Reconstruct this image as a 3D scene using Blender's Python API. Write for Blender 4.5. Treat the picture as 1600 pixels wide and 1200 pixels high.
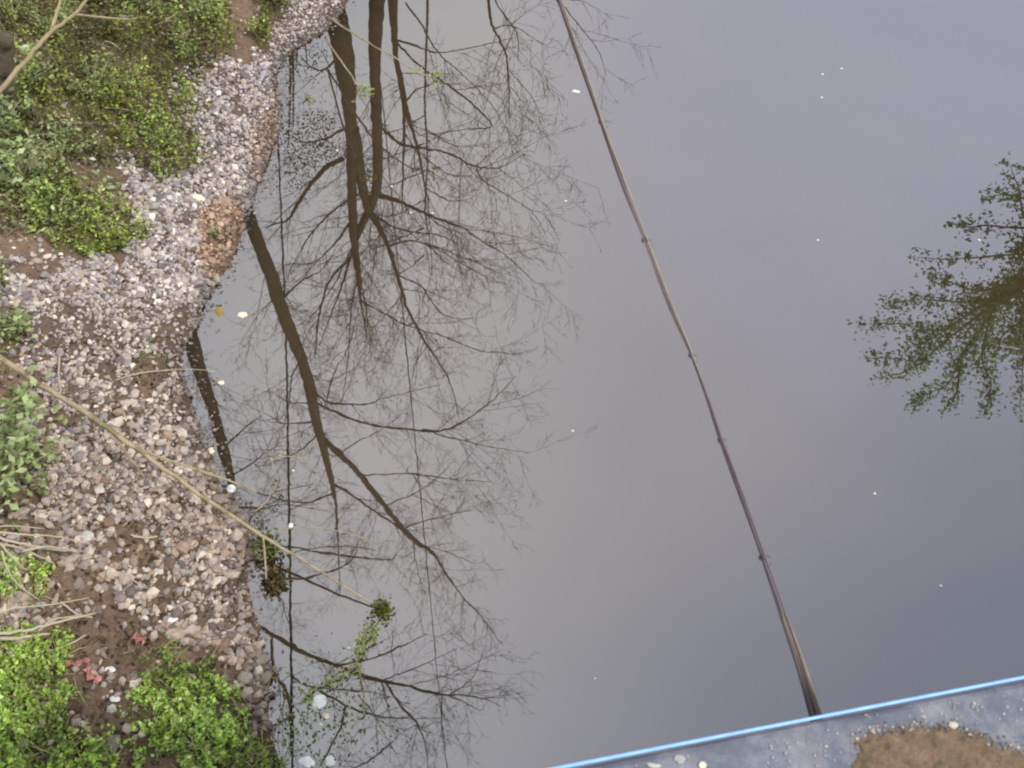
import bpy, math, random
import numpy as np
from mathutils import Matrix, Vector
random.seed(7); RNG = np.random.default_rng(11)
for o in list(bpy.data.objects): bpy.data.objects.remove(o)
SC = bpy.context.scene; COL = SC.collection

# ------------------------------------------------------------------ camera
H = 6.0                                   # eye above the water
F = 1500.0                                # focal length in pixels of a 1600 px wide picture
def nrm(v): v = np.asarray(v, float); return v / np.linalg.norm(v)
_n = nrm(((653-800)/F, (1815-600)/F, 1)); AZ = -_n
_f = np.array((0, 0, 1.0)); AY = nrm(_f - _f.dot(_n)*_n); AX = np.cross(AY, AZ)
R = np.stack([AX, AY, AZ])                # picture axes (right, down, forward) -> world
O = np.array((0, 0, H))
cam = bpy.data.cameras.new('camera'); camo = bpy.data.objects.new('camera', cam); COL.objects.link(camo)
cam.lens = 36*F/1600; cam.sensor_width = 36; cam.clip_start = .05; cam.clip_end = 2000
rt, dn, fw = R[:, 0], R[:, 1], R[:, 2]
camo.matrix_world = Matrix(((rt[0], -dn[0], -fw[0], 0), (rt[1], -dn[1], -fw[1], 0), (rt[2], -dn[2], -fw[2], H), (0, 0, 0, 1)))
cam.dof.use_dof = True; cam.dof.focus_distance = 10.0; cam.dof.aperture_fstop = 9
SC.camera = camo

# ------------------------------------------------------------------ light
SUN_EL, SUN_AZ = math.radians(52), math.radians(112)      # azimuth from +Y clockwise
W = bpy.data.worlds.new('World'); SC.world = W; W.use_nodes = True
nt = W.node_tree; nt.nodes.clear()
def N(t, kind, **kw):
    n = t.nodes.new(kind)
    for k, v in kw.items():
        if k.startswith('i_'): n.inputs[k[2:].replace('_', ' ')].default_value = v
        else: setattr(n, k, v)
    return n
L = nt.links.new
sky = N(nt, 'ShaderNodeTexSky', sky_type='NISHITA', sun_disc=False, sun_elevation=SUN_EL, sun_rotation=SUN_AZ)
tc = N(nt, 'ShaderNodeTexCoord')
nz = N(nt, 'ShaderNodeTexNoise', i_Scale=1.6, i_Detail=3.0, i_Roughness=.45)
L(tc.outputs['Generated'], nz.inputs['Vector'])
cr = N(nt, 'ShaderNodeValToRGB')
cr.color_ramp.elements[0].position = .3; cr.color_ramp.elements[0].color = (8.9, 9.6, 10.6, 1)
cr.color_ramp.elements[1].position = .7; cr.color_ramp.elements[1].color = (10.1, 10.6, 10.9, 1)
L(nz.outputs['Fac'], cr.inputs['Fac'])
def refl_dir(px, py):
    d = R @ nrm(((px-800)/F, (py-600)/F, 1)); return nrm((d[0], d[1], -d[2]))
glow = N(nt, 'ShaderNodeVectorMath', operation='DOT_PRODUCT'); glow.inputs[1].default_value = refl_dir(900, 560)
nv = N(nt, 'ShaderNodeVectorMath', operation='NORMALIZE')
L(tc.outputs['Generated'], nv.inputs[0]); L(nv.outputs[0], glow.inputs[0])
gm = N(nt, 'ShaderNodeMapRange', interpolation_type='SMOOTHSTEP'); gm.inputs['From Min'].default_value = .84; gm.inputs['From Max'].default_value = 1
gm.inputs['To Min'].default_value = 0; gm.inputs['To Max'].default_value = .55
L(glow.outputs['Value'], gm.inputs['Value'])
mg = N(nt, 'ShaderNodeMix', data_type='RGBA'); mg.inputs['B'].default_value = (12.9, 12.2, 12.0, 1)
L(gm.outputs[0], mg.inputs['Factor']); L(cr.outputs['Color'], mg.inputs['A'])
def patch(prev, at_, lo, col, amt):
    g_ = N(nt, 'ShaderNodeVectorMath', operation='DOT_PRODUCT'); g_.inputs[1].default_value = at_; L(nv.outputs[0], g_.inputs[0])
    m_ = N(nt, 'ShaderNodeMapRange', interpolation_type='SMOOTHSTEP'); m_.inputs['From Min'].default_value = lo; m_.inputs['From Max'].default_value = 1
    m_.inputs['To Min'].default_value = 0; m_.inputs['To Max'].default_value = amt; L(g_.outputs['Value'], m_.inputs['Value'])
    x_ = N(nt, 'ShaderNodeMix', data_type='RGBA'); x_.inputs['B'].default_value = (*col, 1); L(m_.outputs[0], x_.inputs['Factor']); L(prev, x_.inputs['A']); return x_.outputs['Result']
sk = patch(mg.outputs['Result'], refl_dir(1650, 930), .78, (4.0, 4.6, 6.3), .90)
sk = patch(sk, refl_dir(1400, 420), .90, (7.2, 7.6, 9.4), .55)
sk = patch(sk, refl_dir(830, 640), .87, (13.0, 12.5, 12.2), .42)
sk = patch(sk, refl_dir(1500, 0), .90, (9.8, 10.2, 12.6), .8)
sk = patch(sk, refl_dir(1560, 1180), .93, (6.0, 6.6, 8.0), .5)
mx = N(nt, 'ShaderNodeMix', data_type='RGBA'); mx.inputs['Factor'].default_value = .88
L(sky.outputs['Color'], mx.inputs['A']); L(sk, mx.inputs['B'])
bg = N(nt, 'ShaderNodeBackground'); bg.inputs['Strength'].default_value = .1
L(mx.outputs['Result'], bg.inputs['Color'])
wo = N(nt, 'ShaderNodeOutputWorld'); L(bg.outputs[0], wo.inputs['Surface'])
sl = bpy.data.lights.new('sun', 'SUN'); sl.energy = 2.3; sl.angle = math.radians(8); sl.color = (1, .94, .85)
so = bpy.data.objects.new('sun', sl); COL.objects.link(so)
sd = Vector((math.sin(SUN_AZ)*math.cos(SUN_EL), math.cos(SUN_AZ)*math.cos(SUN_EL), math.sin(SUN_EL)))
so.rotation_euler = sd.to_track_quat('Z', 'Y').to_euler(); so.location = (4, -4, 14)
SC.view_settings.view_transform = 'Standard'; SC.view_settings.look = 'None'
SC.view_settings.exposure = .37; SC.view_settings.gamma = 1
SC.render.engine = 'CYCLES'; SC.cycles.filter_width = 2.1; SC.cycles.max_bounces = 8; SC.cycles.transparent_max_bounces = 12

# ------------------------------------------------------------------ geometry helpers
def rays(px, py):
    px = np.atleast_1d(np.asarray(px, float)); py = np.atleast_1d(np.asarray(py, float))
    d = np.stack([(px-800)/F, (py-600)/F, np.ones_like(px)], 1)
    d /= np.linalg.norm(d, axis=1)[:, None]
    return d @ R.T
def at_z(px, py, z):
    d = rays(px, py); return O + d*((np.asarray(z)-H)/d[:, 2])[:, None]
def lattice(ix, iy, seed):
    h = (ix.astype(np.int64)*374761393 + iy.astype(np.int64)*668265263 + seed*1442695041) & 0xffffffff
    h = ((h ^ (h >> 13))*1274126177) & 0xffffffff
    return ((h ^ (h >> 16)) & 0xffff)/65535.0
def vnoise(x, y, s=1.0, seed=0):
    x = np.asarray(x)*s; y = np.asarray(y)*s
    ix = np.floor(x).astype(int); iy = np.floor(y).astype(int); fx = x-ix; fy = y-iy
    fx = fx*fx*(3-2*fx); fy = fy*fy*(3-2*fy)
    a = lattice(ix, iy, seed); b = lattice(ix+1, iy, seed); c = lattice(ix, iy+1, seed); d = lattice(ix+1, iy+1, seed)
    return (a*(1-fx)+b*fx)*(1-fy)+(c*(1-fx)+d*fx)*fy
def fnoise(x, y, s=1.0, seed=0, o=3):
    return sum(vnoise(x, y, s*2**k, seed+k)/2**k for k in range(o))/sum(1/2**k for k in range(o))
def inside(px, py, poly):
    poly = np.asarray(poly, float); r = np.zeros(len(px), bool); j = len(poly)-1
    for i in range(len(poly)):
        xi, yi = poly[i]; xj, yj = poly[j]
        c = ((yi > py) != (yj > py)) & (px < (xj-xi)*(py-yi)/((yj-yi) or 1e-9)+xi)
        r ^= c; j = i
    return r
SHORE_PX = [(610, 2400), (490, 1600), (452, 1300), (440, 1210), (424, 1150), (418, 1100), (424, 1060), (410, 1010), (398, 965), (388, 930), (384, 890), (394, 868),
            (394, 835), (372, 795), (343, 755), (328, 710), (312, 665), (296, 620), (284, 580), (284, 550), (308, 508), (322, 465), (345, 435), (362, 400),
            (378, 360), (388, 320), (402, 290), (418, 255), (436, 205), (440, 165), (428, 120), (446, 86), (480, 66), (512, 46), (535, 16), (552, -20), (640, -120), (800, -230), (1100, -330), (1500, -380)]
SH = at_z([p[0] for p in SHORE_PX], [p[1] for p in SHORE_PX], 0.0)[:, :2]
_e = SH[0] + (-.3, -60); _far = SH[-1] + np.array((60, 40))
SHORE = np.vstack([_e, SH, _far])
LAND = np.vstack([SHORE, [(200, 400), (-400, 400), (-400, -200), (SHORE[0][0], -200)]])
RIGHT = np.array([(9.5, -80), (9.2, -10), (9.4, 0), (9.0, 6), (9.6, 12), (14, 20), (26, 32), (70, 58)])
RLAND = np.vstack([RIGHT, [(400, 60), (400, -80)]])
def pdist(x, y, line):
    best = np.full(len(x), 1e9)
    for a, b in zip(line[:-1], line[1:]):
        ab = b-a; t = np.clip(((x-a[0])*ab[0]+(y-a[1])*ab[1])/(ab@ab), 0, 1)
        best = np.minimum(best, np.hypot(x-a[0]-t*ab[0], y-a[1]-t*ab[1]))
    return best
def sdist(x, y):
    x = np.asarray(x, float); y = np.asarray(y, float)
    d = pdist(x, y, SHORE); d = np.where(inside(x, y, LAND), d, -d)
    e = pdist(x, y, RIGHT); e = np.where(inside(x, y, RLAND), e, -e)
    return np.maximum(d, e)
def hgt(x, y):
    x = np.asarray(x, float); y = np.asarray(y, float)
    d = sdist(x, y)
    n = fnoise(x, y, 1.1, 5)-.5; m = fnoise(x, y, 6, 9)-.5
    up = 1.7*(1-np.exp(-np.maximum(d, 0)*.24))+.012
    h = np.where(d > 0, up + np.clip(d*2, 0, 1)*(n*.28)+m*.05*np.clip(d*6, 0, 1), np.maximum(d*.42, -1.6)-.006)
    return h
def ground(px, py, lift=0.0):
    px = np.atleast_1d(np.asarray(px, float)); py = np.atleast_1d(np.asarray(py, float))
    z = np.zeros(len(px))
    for k in range(7):
        P = at_z(px, py, z+lift); z = np.maximum(hgt(P[:, 0], P[:, 1]), -.004)*.75+z*.25
    P[:, 2] = z+lift
    return P
def G(px, py, lift=0.0): return ground([px], [py], lift)[0]
def proj(P):
    q = (np.asarray(P)-O) @ R
    return 800+F*q[..., 0]/q[..., 2], 600+F*q[..., 1]/q[..., 2]
def mpp(P): return float(np.linalg.norm(np.asarray(P)-O)/F*1.0)      # metres per picture pixel

class MB:
    def __init__(s): s.v = []; s.f = []; s.c = []; s.n = 0
    def add(s, v, f, c=None):
        v = np.asarray(v, float); s.v.append(v)
        s.f += [tuple(int(i)+s.n for i in q) for q in f]
        s.c.append(np.tile(np.array(c if c is not None else (1, 1, 1)), (len(v), 1)) if c is None or np.ndim(c) == 1 else np.asarray(c))
        s.n += len(v)
    def bulk(s, v, f, c):
        s.v.append(v.reshape(-1, 3)); s.f += [tuple(q) for q in (f+s.n).tolist()]; s.c.append(c); s.n += len(v.reshape(-1, 3))
    def build(s, name, m, parent=None, smooth=False, origin=None):
        v = np.vstack(s.v); off = np.array(origin if origin is not None else (0, 0, 0), float)
        if parent is not None: off = np.array(parent.location)
        me = bpy.data.meshes.new(name); me.from_pydata((v-off).tolist(), [], s.f)
        ca = me.color_attributes.new('tint', 'FLOAT_COLOR', 'POINT')
        cc = np.hstack([np.vstack(s.c), np.ones((len(v), 1))]).astype(np.float32)
        ca.data.foreach_set('color', cc.ravel())
        if smooth: me.polygons.foreach_set('use_smooth', [True]*len(me.polygons))
        me.materials.append(m); me.update()
        o = bpy.data.objects.new(name, me); COL.objects.link(o)
        if parent is not None: o.parent = parent
        else: o.location = off
        return o
def tube(mb, pts, rad, sides=6, c=None, cap=True):
    pts = np.asarray(pts, float); rad = np.broadcast_to(np.asarray(rad, float), (len(pts),))
    T = np.gradient(pts, axis=0); T /= np.linalg.norm(T, axis=1)[:, None]+1e-12
    u = np.cross(T[0], (0.31, .87, .37)); u /= np.linalg.norm(u)
    V = []; a = np.arange(sides)*2*math.pi/sides
    for i in range(len(pts)):
        u = u-u.dot(T[i])*T[i]; u /= np.linalg.norm(u)+1e-12; w = np.cross(T[i], u)
        V.append(pts[i]+rad[i]*(np.cos(a)[:, None]*u+np.sin(a)[:, None]*w))
    V = np.vstack(V); f = []
    for i in range(len(pts)-1):
        for k in range(sides):
            k2 = (k+1) % sides; f.append((i*sides+k, i*sides+k2, (i+1)*sides+k2, (i+1)*sides+k))
    if cap: f.append(tuple(range(sides-1, -1, -1))); f.append(tuple(range((len(pts)-1)*sides, len(pts)*sides)))
    mb.add(V, f, c)
def smoothline(p, k=4):
    p = np.asarray(p, float); n = len(p)
    if n < 3: return np.array([p[0]+(p[-1]-p[0])*t for t in np.linspace(0, 1, k+1)])
    q = np.vstack([2*p[0]-p[1], p, 2*p[-1]-p[-2]]); out = []
    for i in range(1, n):
        for t in np.arange(k)/k:
            a, b, c, d = q[i-1], q[i], q[i+1], q[i+2]
            out.append(.5*((2*b)+(-a+c)*t+(2*a-5*b+4*c-d)*t*t+(-a+3*b-3*c+d)*t**3))
    out.append(p[-1]); return np.array(out)
def tag(o, label=None, cat=None, group=None, kind=None):
    for k, v in (('label', label), ('category', cat), ('group', group), ('kind', kind)):
        if v: o[k] = v
    return o
def thing(name, loc, label, cat, group=None):
    o = bpy.data.objects.new(name, None); o.location = loc; o.empty_display_size = .1; COL.objects.link(o)
    return tag(o, label, cat, group)

# ------------------------------------------------------------------ materials
def mat(name, base=(.5, .5, .5), rough=.8, tint=False, noise=None, spec=.3, bump=None, trans=0, second=None):
    """second=(colour, scale, lo, hi): a second colour mixed in by noise; noise=(scale, amount) value variation"""
    m = bpy.data.materials.new(name); m.use_nodes = True; t = m.node_tree; l = t.links.new
    p = t.nodes['Principled BSDF']; p.inputs['Roughness'].default_value = rough; p.inputs['Specular IOR Level'].default_value = spec
    co = N(t, 'ShaderNodeTexCoord')
    if tint:
        a = N(t, 'ShaderNodeVertexColor', layer_name='tint'); out = a.outputs['Color']
    else:
        a = N(t, 'ShaderNodeRGB'); a.outputs[0].default_value = (*base, 1); out = a.outputs[0]
    if second:
        n = N(t, 'ShaderNodeTexNoise', i_Scale=second[1], i_Detail=5.0, i_Roughness=.65); l(co.outputs['Object'], n.inputs['Vector'])
        r = N(t, 'ShaderNodeMapRange'); r.inputs['From Min'].default_value = second[2]; r.inputs['From Max'].default_value = second[3]
        l(n.outputs['Fac'], r.inputs['Value'])
        x = N(t, 'ShaderNodeMix', data_type='RGBA'); l(r.outputs[0], x.inputs['Factor']); l(out, x.inputs['A']); x.inputs['B'].default_value = (*second[0], 1); out = x.outputs['Result']
    if noise:
        n = N(t, 'ShaderNodeTexNoise', i_Scale=noise[0], i_Detail=5.0, i_Roughness=.7); l(co.outputs['Object'], n.inputs['Vector'])
        r = N(t, 'ShaderNodeMapRange'); r.inputs['From Min'].default_value = .25; r.inputs['From Max'].default_value = .75
        r.inputs['To Min'].default_value = 1-noise[1]; r.inputs['To Max'].default_value = 1+noise[1]; l(n.outputs['Fac'], r.inputs['Value'])
        x = N(t, 'ShaderNodeVectorMath', operation='SCALE'); l(out, x.inputs[0]); l(r.outputs[0], x.inputs['Scale']); out = x.outputs[0]
    l(out, p.inputs['Base Color'])
    if bump:
        n = N(t, 'ShaderNodeTexNoise', i_Scale=bump[0], i_Detail=6.0, i_Roughness=.7); l(co.outputs['Object'], n.inputs['Vector'])
        b = N(t, 'ShaderNodeBump'); b.inputs['Strength'].default_value = bump[1]; b.inputs['Distance'].default_value = bump[2]
        l(n.outputs['Fac'], b.inputs['Height']); l(b.outputs[0], p.inputs['Normal'])
    if trans:
        tr = N(t, 'ShaderNodeBsdfTranslucent'); l(out, tr.inputs['Color'])
        ms = N(t, 'ShaderNodeMixShader'); ms.inputs[0].default_value = trans
        l(p.outputs[0], ms.inputs[1]); l(tr.outputs[0], ms.inputs[2]); l(ms.outputs[0], t.nodes['Material Output'].inputs['Surface'])
    return m
M_ground = mat('ground', tint=True, rough=.95, noise=(22, .42), bump=(30, .9, .03), spec=.15)
M_stone = mat('stone', tint=True, rough=.85, noise=(45, .22), bump=(60, .5, .01), spec=.25)
M_leaf = mat('leaf', tint=True, rough=.6, trans=.3, spec=.2)
M_bark = mat('bark', (.11, .082, .055), rough=.9, noise=(9, .35), bump=(14, .9, .03), second=((.10, .11, .045), 2.5, .5, .7))
M_twig = mat('twig', (.11, .075, .052), rough=.9)
M_cane = mat('cane', (.34, .27, .17), rough=.65, noise=(14, .2), second=((.20, .16, .08), 9, .48, .6))
M_sap = mat('sapling_bark', (.27, .21, .12), rough=.7, noise=(14, .3))
M_dry = mat('dry_stem', (.42, .36, .26), rough=.8, noise=(12, .2))
M_white = mat('white_scrap', (.66, .66, .62), rough=.75, noise=(40, .25))
M_cream = mat('cream_scrap', (.72, .62, .45), rough=.8, noise=(25, .15))
M_red = mat('red_scrap', (.42, .17, .15), rough=.6, noise=(18, .3), second=((.55, .3, .27), 20, .5, .7))
M_blue = mat('blue_hose', (.26, .50, .98), rough=.35, noise=(30, .2), second=((.25, .38, .60), 14, .55, .7))
M_conc = mat('concrete', (.13, .138, .175), rough=.9, noise=(5, .3), bump=(60, .6, .01), second=((.30, .29, .31), 9, .45, .70))
M_dirt = mat('dirt', (.21, .145, .095), rough=1, noise=(40, .4), bump=(45, .9, .02), second=((.14, .12, .06), 14, .56, .7))
M_cable = mat('cable', (.065, .05, .058), rough=.75, noise=(20, .3), spec=.3)
M_cable2 = mat('cable_faded', (.15, .108, .115), rough=.8, noise=(20, .2), spec=.5)
M_cable3 = mat('cable_olive', (.30, .26, .16), rough=.6, noise=(20, .25))
M_clamp = mat('clamp', (.05, .04, .05), rough=.5)
M_wire = mat('wire', (.03, .03, .035), rough=.6)

# water: a muddy body seen through a calm mirror surface, clear only where it is a few centimetres deep
mw = bpy.data.materials.new('water'); mw.use_nodes = True; t = mw.node_tree; t.nodes.clear(); l = t.links.new
dep = N(t, 'ShaderNodeAttribute', attribute_name='clarity')
body = N(t, 'ShaderNodeBsdfDiffuse'); body.inputs['Color'].default_value = (.050, .033, .015, 1)
sc_ = N(t, 'ShaderNodeTexCoord'); sn = N(t, 'ShaderNodeTexNoise', i_Scale=.7, i_Detail=6.0, i_Roughness=.6); l(sc_.outputs['Object'], sn.inputs['Vector'])
sr = N(t, 'ShaderNodeMapRange'); sr.inputs['From Min'].default_value = .3; sr.inputs['From Max'].default_value = .7; l(sn.outputs['Fac'], sr.inputs['Value'])
sm_ = N(t, 'ShaderNodeMix', data_type='RGBA'); sm_.inputs['A'].default_value = (.030, .020, .009, 1); sm_.inputs['B'].default_value = (.048, .033, .017, 1); l(sr.outputs[0], sm_.inputs['Factor']); l(sm_.outputs['Result'], body.inputs['Color'])
clear = N(t, 'ShaderNodeBsdfTransparent'); clear.inputs['Color'].default_value = (.86, .76, .62, 1)
m1 = N(t, 'ShaderNodeMixShader'); l(dep.outputs['Fac'], m1.inputs[0]); l(body.outputs[0], m1.inputs[1]); l(clear.outputs[0], m1.inputs[2])
gl = N(t, 'ShaderNodeBsdfGlossy'); gl.inputs['Roughness'].default_value = .012; gl.inputs['Color'].default_value = (.97, .97, 1, 1)
fr = N(t, 'ShaderNodeFresnel'); fr.inputs['IOR'].default_value = 3.05
m2 = N(t, 'ShaderNodeMixShader'); l(fr.outputs[0], m2.inputs[0]); l(m1.outputs[0], m2.inputs[1]); l(gl.outputs[0], m2.inputs[2])
co = N(t, 'ShaderNodeTexCoord'); wn = N(t, 'ShaderNodeTexNoise', i_Scale=3.2, i_Detail=3.0, i_Roughness=.5); l(co.outputs['Object'], wn.inputs['Vector'])
wb = N(t, 'ShaderNodeBump'); wb.inputs['Strength'].default_value = .14; wb.inputs['Distance'].default_value = .002
l(wn.outputs['Fac'], wb.inputs['Height']); l(wb.outputs[0], gl.inputs['Normal'])
ot = N(t, 'ShaderNodeOutputMaterial'); l(m2.outputs[0], ot.inputs['Surface'])

# ------------------------------------------------------------------ land cover, in picture coordinates on the bank
GRAVEL = [(430, -60), (545, -60), (560, 0), (470, 90), (460, 300), (400, 330), (360, 450), (330, 540), (350, 640), (375, 740), (420, 860), (405, 920), (420, 1000), (435, 1080), (425, 1190),
          (395, 1120), (330, 1040), (270, 1000), (200, 965), (120, 965), (40, 990), (-150, 980), (-150, 640), (10, 640), (20, 560), (-150, 520), (-150, 380), (20, 395), (110, 410), (205, 405),
          (218, 372), (205, 330), (175, 250), (185, 220), (260, 270), (300, 255), (300, 210), (255, 160), (270, 110), (330, 90), (395, 95), (425, 60)]
BARE = [(205, 850, 42, 42), (140, 925, 45, 34), (75, 905, 40, 60), (170, 990, 80, 40), (60, 830, 60, 22), (55, 420, 50, 12), (25, 600, 26, 36), (90, 660, 30, 14), (40, 780, 40, 18), (300, 1050, 70, 40), (235, 590, 26, 34), (250, 940, 22, 14)]
GREEN = [  # cx, cy, rx, ry, amount, kind: 0 vivid ground cover, 1 mossy olive, 2 pale broad leaf
    (50, 1060, 62, 78, 1, 0), (20, 1130, 70, 60, 1, 0), (95, 1195, 110, 45, 1, 0), (310, 1120, 75, 65, 1, 0), (350, 1190, 75, 45, 1, 0), (270, 1075, 55, 35, .6, 0), (150, 1170, 50, 40, .12, 0), (225, 1140, 30, 40, .15, 0), (200, 1110, 24, 20, .12, 0),
    (265, 1010, 34, 14, .5, 1), (240, 1030, 30, 12, .5, 0), (-60, 1100, 60, 160, .8, 0), (420, 855, 22, 16, .9, 1), (425, 1080, 14, 30, .3, 1),
    (60, 40, 120, 110, 1, 1), (180, 80, 130, 70, 1, 1), (270, 30, 110, 55, 1, 1), (160, 130, 120, 50, .9, 1), (60, 130, 70, 50, .8, 1), (330, 50, 50, 50, .7, 1), (210, 190, 90, 70, .85, 1), (270, 240, 45, 40, .8, 1), (120, 210, 90, 50, .7, 1), (-80, 80, 90, 200, .9, 1),
    (235, 15, 70, 28, .8, 2), (290, 45, 40, 20, .6, 2), (30, 230, 45, 60, .8, 2), (50, 290, 75, 50, .8, 2), (150, 290, 50, 50, .5, 2), (20, 340, 40, 30, .7, 2), (60, 260, 60, 50, .5, 1), (150, 350, 65, 45, 1, 1), (100, 330, 75, 35, .7, 1), (165, 375, 45, 28, .8, 0), (50, 350, 40, 20, .5, 2),
    (12, 520, 26, 24, .9, 2), (0, 440, 14, 30, .5, 1), (8, 555, 22, 30, .6, 1), (180, 460, 18, 10, .4, 1), (235, 470, 10, 8, .4, 1), (0, 800, 20, 40, .8, 1), (20, 905, 62, 38, .45, 0), (-50, 820, 60, 120, .8, 1), (240, 555, 30, 22, .25, 1), (60, 835, 50, 10, .3, 1),
    (412, 60, 16, 30, .9, 1), (425, 10, 26, 30, .9, 1), (400, -40, 60, 60, .9, 1), (330, 365, 8, 6, .9, 2), (305, 560, 16, 14, .3, 1)]
def blob(px, py, e):
    w = 1+.5*(fnoise(px, py, .03, 21)-.5)*2
    r = np.hypot((px-e[0])/e[2], (py-e[1])/e[3])/w
    return np.clip((1.15-r)/.3, 0, 1)
def green_amt(px, py, kinds=(0, 1, 2)):
    g = np.zeros(len(px))
    for e in GREEN:
        if e[5] in kinds: g = np.maximum(g, e[4]*blob(px, py, e))
    return g
def gravel_amt(px, py):
    jx = px+(fnoise(px, py, .05, 31)-.5)*50; jy = py+(fnoise(px, py, .05, 41)-.5)*50
    g = inside(jx, jy, GRAVEL).astype(float)
    for e in BARE: g *= 1-.93*blob(px, py, e)
    return g

# ------------------------------------------------------------------ ground and river as sheets to the horizon
def axis(lo, hi, step, far):
    a = list(np.arange(lo, hi, step)); s = step
    while a[-1] < far: s *= 1.22; a.append(a[-1]+s)
    s = step
    while a[0] > -far: s *= 1.22; a.insert(0, a[0]-s)
    return np.array(a)
gx = axis(-5.6, 1.2, .045, 420); gy = axis(.2, 13.5, .055, 420)
X, Y = np.meshgrid(gx, gy); X = X.ravel(); Y = Y.ravel(); Z = hgt(X, Y); D = sdist(X, Y)
nx, ny = len(gx), len(gy)
ii = (np.arange(ny-1)[:, None]*nx+np.arange(nx-1)).ravel()
quads = np.stack([ii, ii+1, ii+nx+1, ii+nx], 1)
PX, PY = proj(np.stack([X, Y, Z], 1)); ok = ((np.stack([X, Y, Z], 1)-O) @ R)[:, 2] > .5
PX = np.where(ok, PX, -9e3); PY = np.where(ok, PY, -9e3)
soil = np.array((.20, .135, .095)); mud = np.array((.16, .10, .055)); moss = np.array((.085, .072, .035)); sand = np.array((.24, .19, .155)); far_g = np.array((.09, .10, .04)); rust = np.array((.21, .12, .065))
n1 = fnoise(X, Y, 2.2, 51)[:, None]; n2 = fnoise(X, Y, 9, 61)[:, None]
C = soil*(.75+.6*n1)
ga = gravel_amt(PX, PY)[:, None]; C = C*(1-ga*.5)+np.array((.09, .07, .06))*ga*.5
gr = green_amt(PX, PY)[:, None]; C = C*(1-gr*.75)+moss*(.6+.8*n2)*gr*.75
vis = ((PX > -250) & (PX < 1900) & (PY > -200) & (PY < 1500))[:, None]
C = np.where(vis, C, far_g*(.6+.8*n1))
wet = np.clip(1-D/.22, 0, 1)[:, None]*(D > 0)[:, None]; C = C*(1-.4*wet)
und = (D < 0)[:, None]; ru = np.clip(blob(PX, PY, (360, 372, 46, 75, 1))+blob(PX, PY, (425, 240, 28, 80, 1)), 0, 1)[:, None]
C = np.where(und, mud*(.6+.9*n2), C); C = C*(1-.4*ru)+rust*(.55+.9*n2)*.4*ru
gb = MB(); gb.bulk(np.stack([X, Y, Z], 1), quads, C)
go = gb.build('ground', M_ground, smooth=True); tag(go, kind='structure')
wbm = MB(); keep = (D < .5); wq = quads[keep[quads].any(1)]
wbm.bulk(np.stack([X, Y, np.zeros_like(X)], 1), wq, np.ones((len(X), 3)))
wo_ = wbm.build('water', mw); tag(wo_, kind='structure')
at = wo_.data.attributes.new('clarity', 'FLOAT', 'POINT')
at.data.foreach_set('value', (np.exp(np.minimum(Z, 0)*12)*.95).astype(np.float32))

# ------------------------------------------------------------------ gravel
ico_v = None
def ico(sub):
    import bmesh
    b = bmesh.new(); bmesh.ops.create_icosphere(b, subdivisions=sub, radius=1)
    v = np.array([q.co[:] for q in b.verts]); f = np.array([[x.index for x in q.verts] for q in b.faces]); b.free(); return v, f
IV, IF = ico(1); IV2, IF2 = ico(2); IV3, IF3 = ico(4)
def rot(n):
    q = RNG.normal(size=(n, 4)); q /= np.linalg.norm(q, axis=1)[:, None]; w, x, y, z = q.T
    return np.stack([1-2*(y*y+z*z), 2*(x*y-z*w), 2*(x*z+y*w), 2*(x*y+z*w), 1-2*(x*x+z*z), 2*(y*z-x*w), 2*(x*z-y*w), 2*(y*z+x*w), 1-2*(x*x+y*y)], 1).reshape(n, 3, 3)
def stones(P, r, cols, V=IV, Fc=IF):
    n = len(P); v = V[None]*(1+RNG.uniform(-.3, .3, (n, len(V), 1)))
    v = v*RNG.uniform(.55, 1.25, (n, 1, 3)); v = np.einsum('nij,nkj->nki', rot(n), v)
    v[:, :, 2] *= .75; v = v*r[:, None, None]+P[:, None]
    f = (Fc[None]+(np.arange(n)*len(V))[:, None, None]).reshape(-1, 3)
    return v, f, np.repeat(cols, len(V), 0)
def stone_cols(n, warm=0.0):
    pal = np.array([(.36, .31, .29), (.45, .40, .36), (.25, .215, .215), (.14, .12, .12), (.33, .26, .21), (.60, .54, .48), (.17, .125, .10), (.29, .265, .285)])
    c = 1.17*pal[RNG.choice(len(pal), n, p=[.24, .15, .17, .11, .12, .06, .09, .06])]*RNG.uniform(.8, 1.15, (n, 1))
    return c*(1-warm)+c*np.array((1.0, .8, .6))*warm
n = 92000
sx = np.concatenate([RNG.uniform(-160, 600, n-24000), RNG.uniform(-60, 560, 24000)]); sy = np.concatenate([RNG.uniform(-60, 1230, n-24000), RNG.uniform(-60, 480, 24000)])
g = gravel_amt(sx, sy)*(1-.85*green_amt(sx, sy)); dens = np.clip(1.2-sy/1600, .5, 1)
k = RNG.random(n) < (g*.95*dens*np.clip((fnoise(sx, sy, .035, 141, 3)-.24)*5.5+.35*(sy < 420), .2, 1)+.03)
sx, sy = sx[k], sy[k]; P = ground(sx, sy); dd = sdist(P[:, 0], P[:, 1]); k = dd > -.24*RNG.random(len(sx))**2.2-.02; P, sx, sy, dd = P[k], sx[k], sy[k], dd[k]
r = (.0105+.016*RNG.random(len(P))**2)*(1+.30*np.clip((sy-500)/500, 0, 1)); r *= np.where(RNG.random(len(P)) < .08, 1.6, 1)*(.7+.6*fnoise(P[:, 0], P[:, 1], 2.2, 131, 2))
r = np.where(dd < 0, np.minimum(r*.75, .016), r); P[:, 2] += r*RNG.uniform(-.1, .9, len(P))*(dd > 0)
cols = stone_cols(len(P)); w = np.clip((sy-350)/450, 0, 1)[:, None]*.6; cols = cols*(1-w)+cols*np.array((1.03, .90, .74))*w
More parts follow.
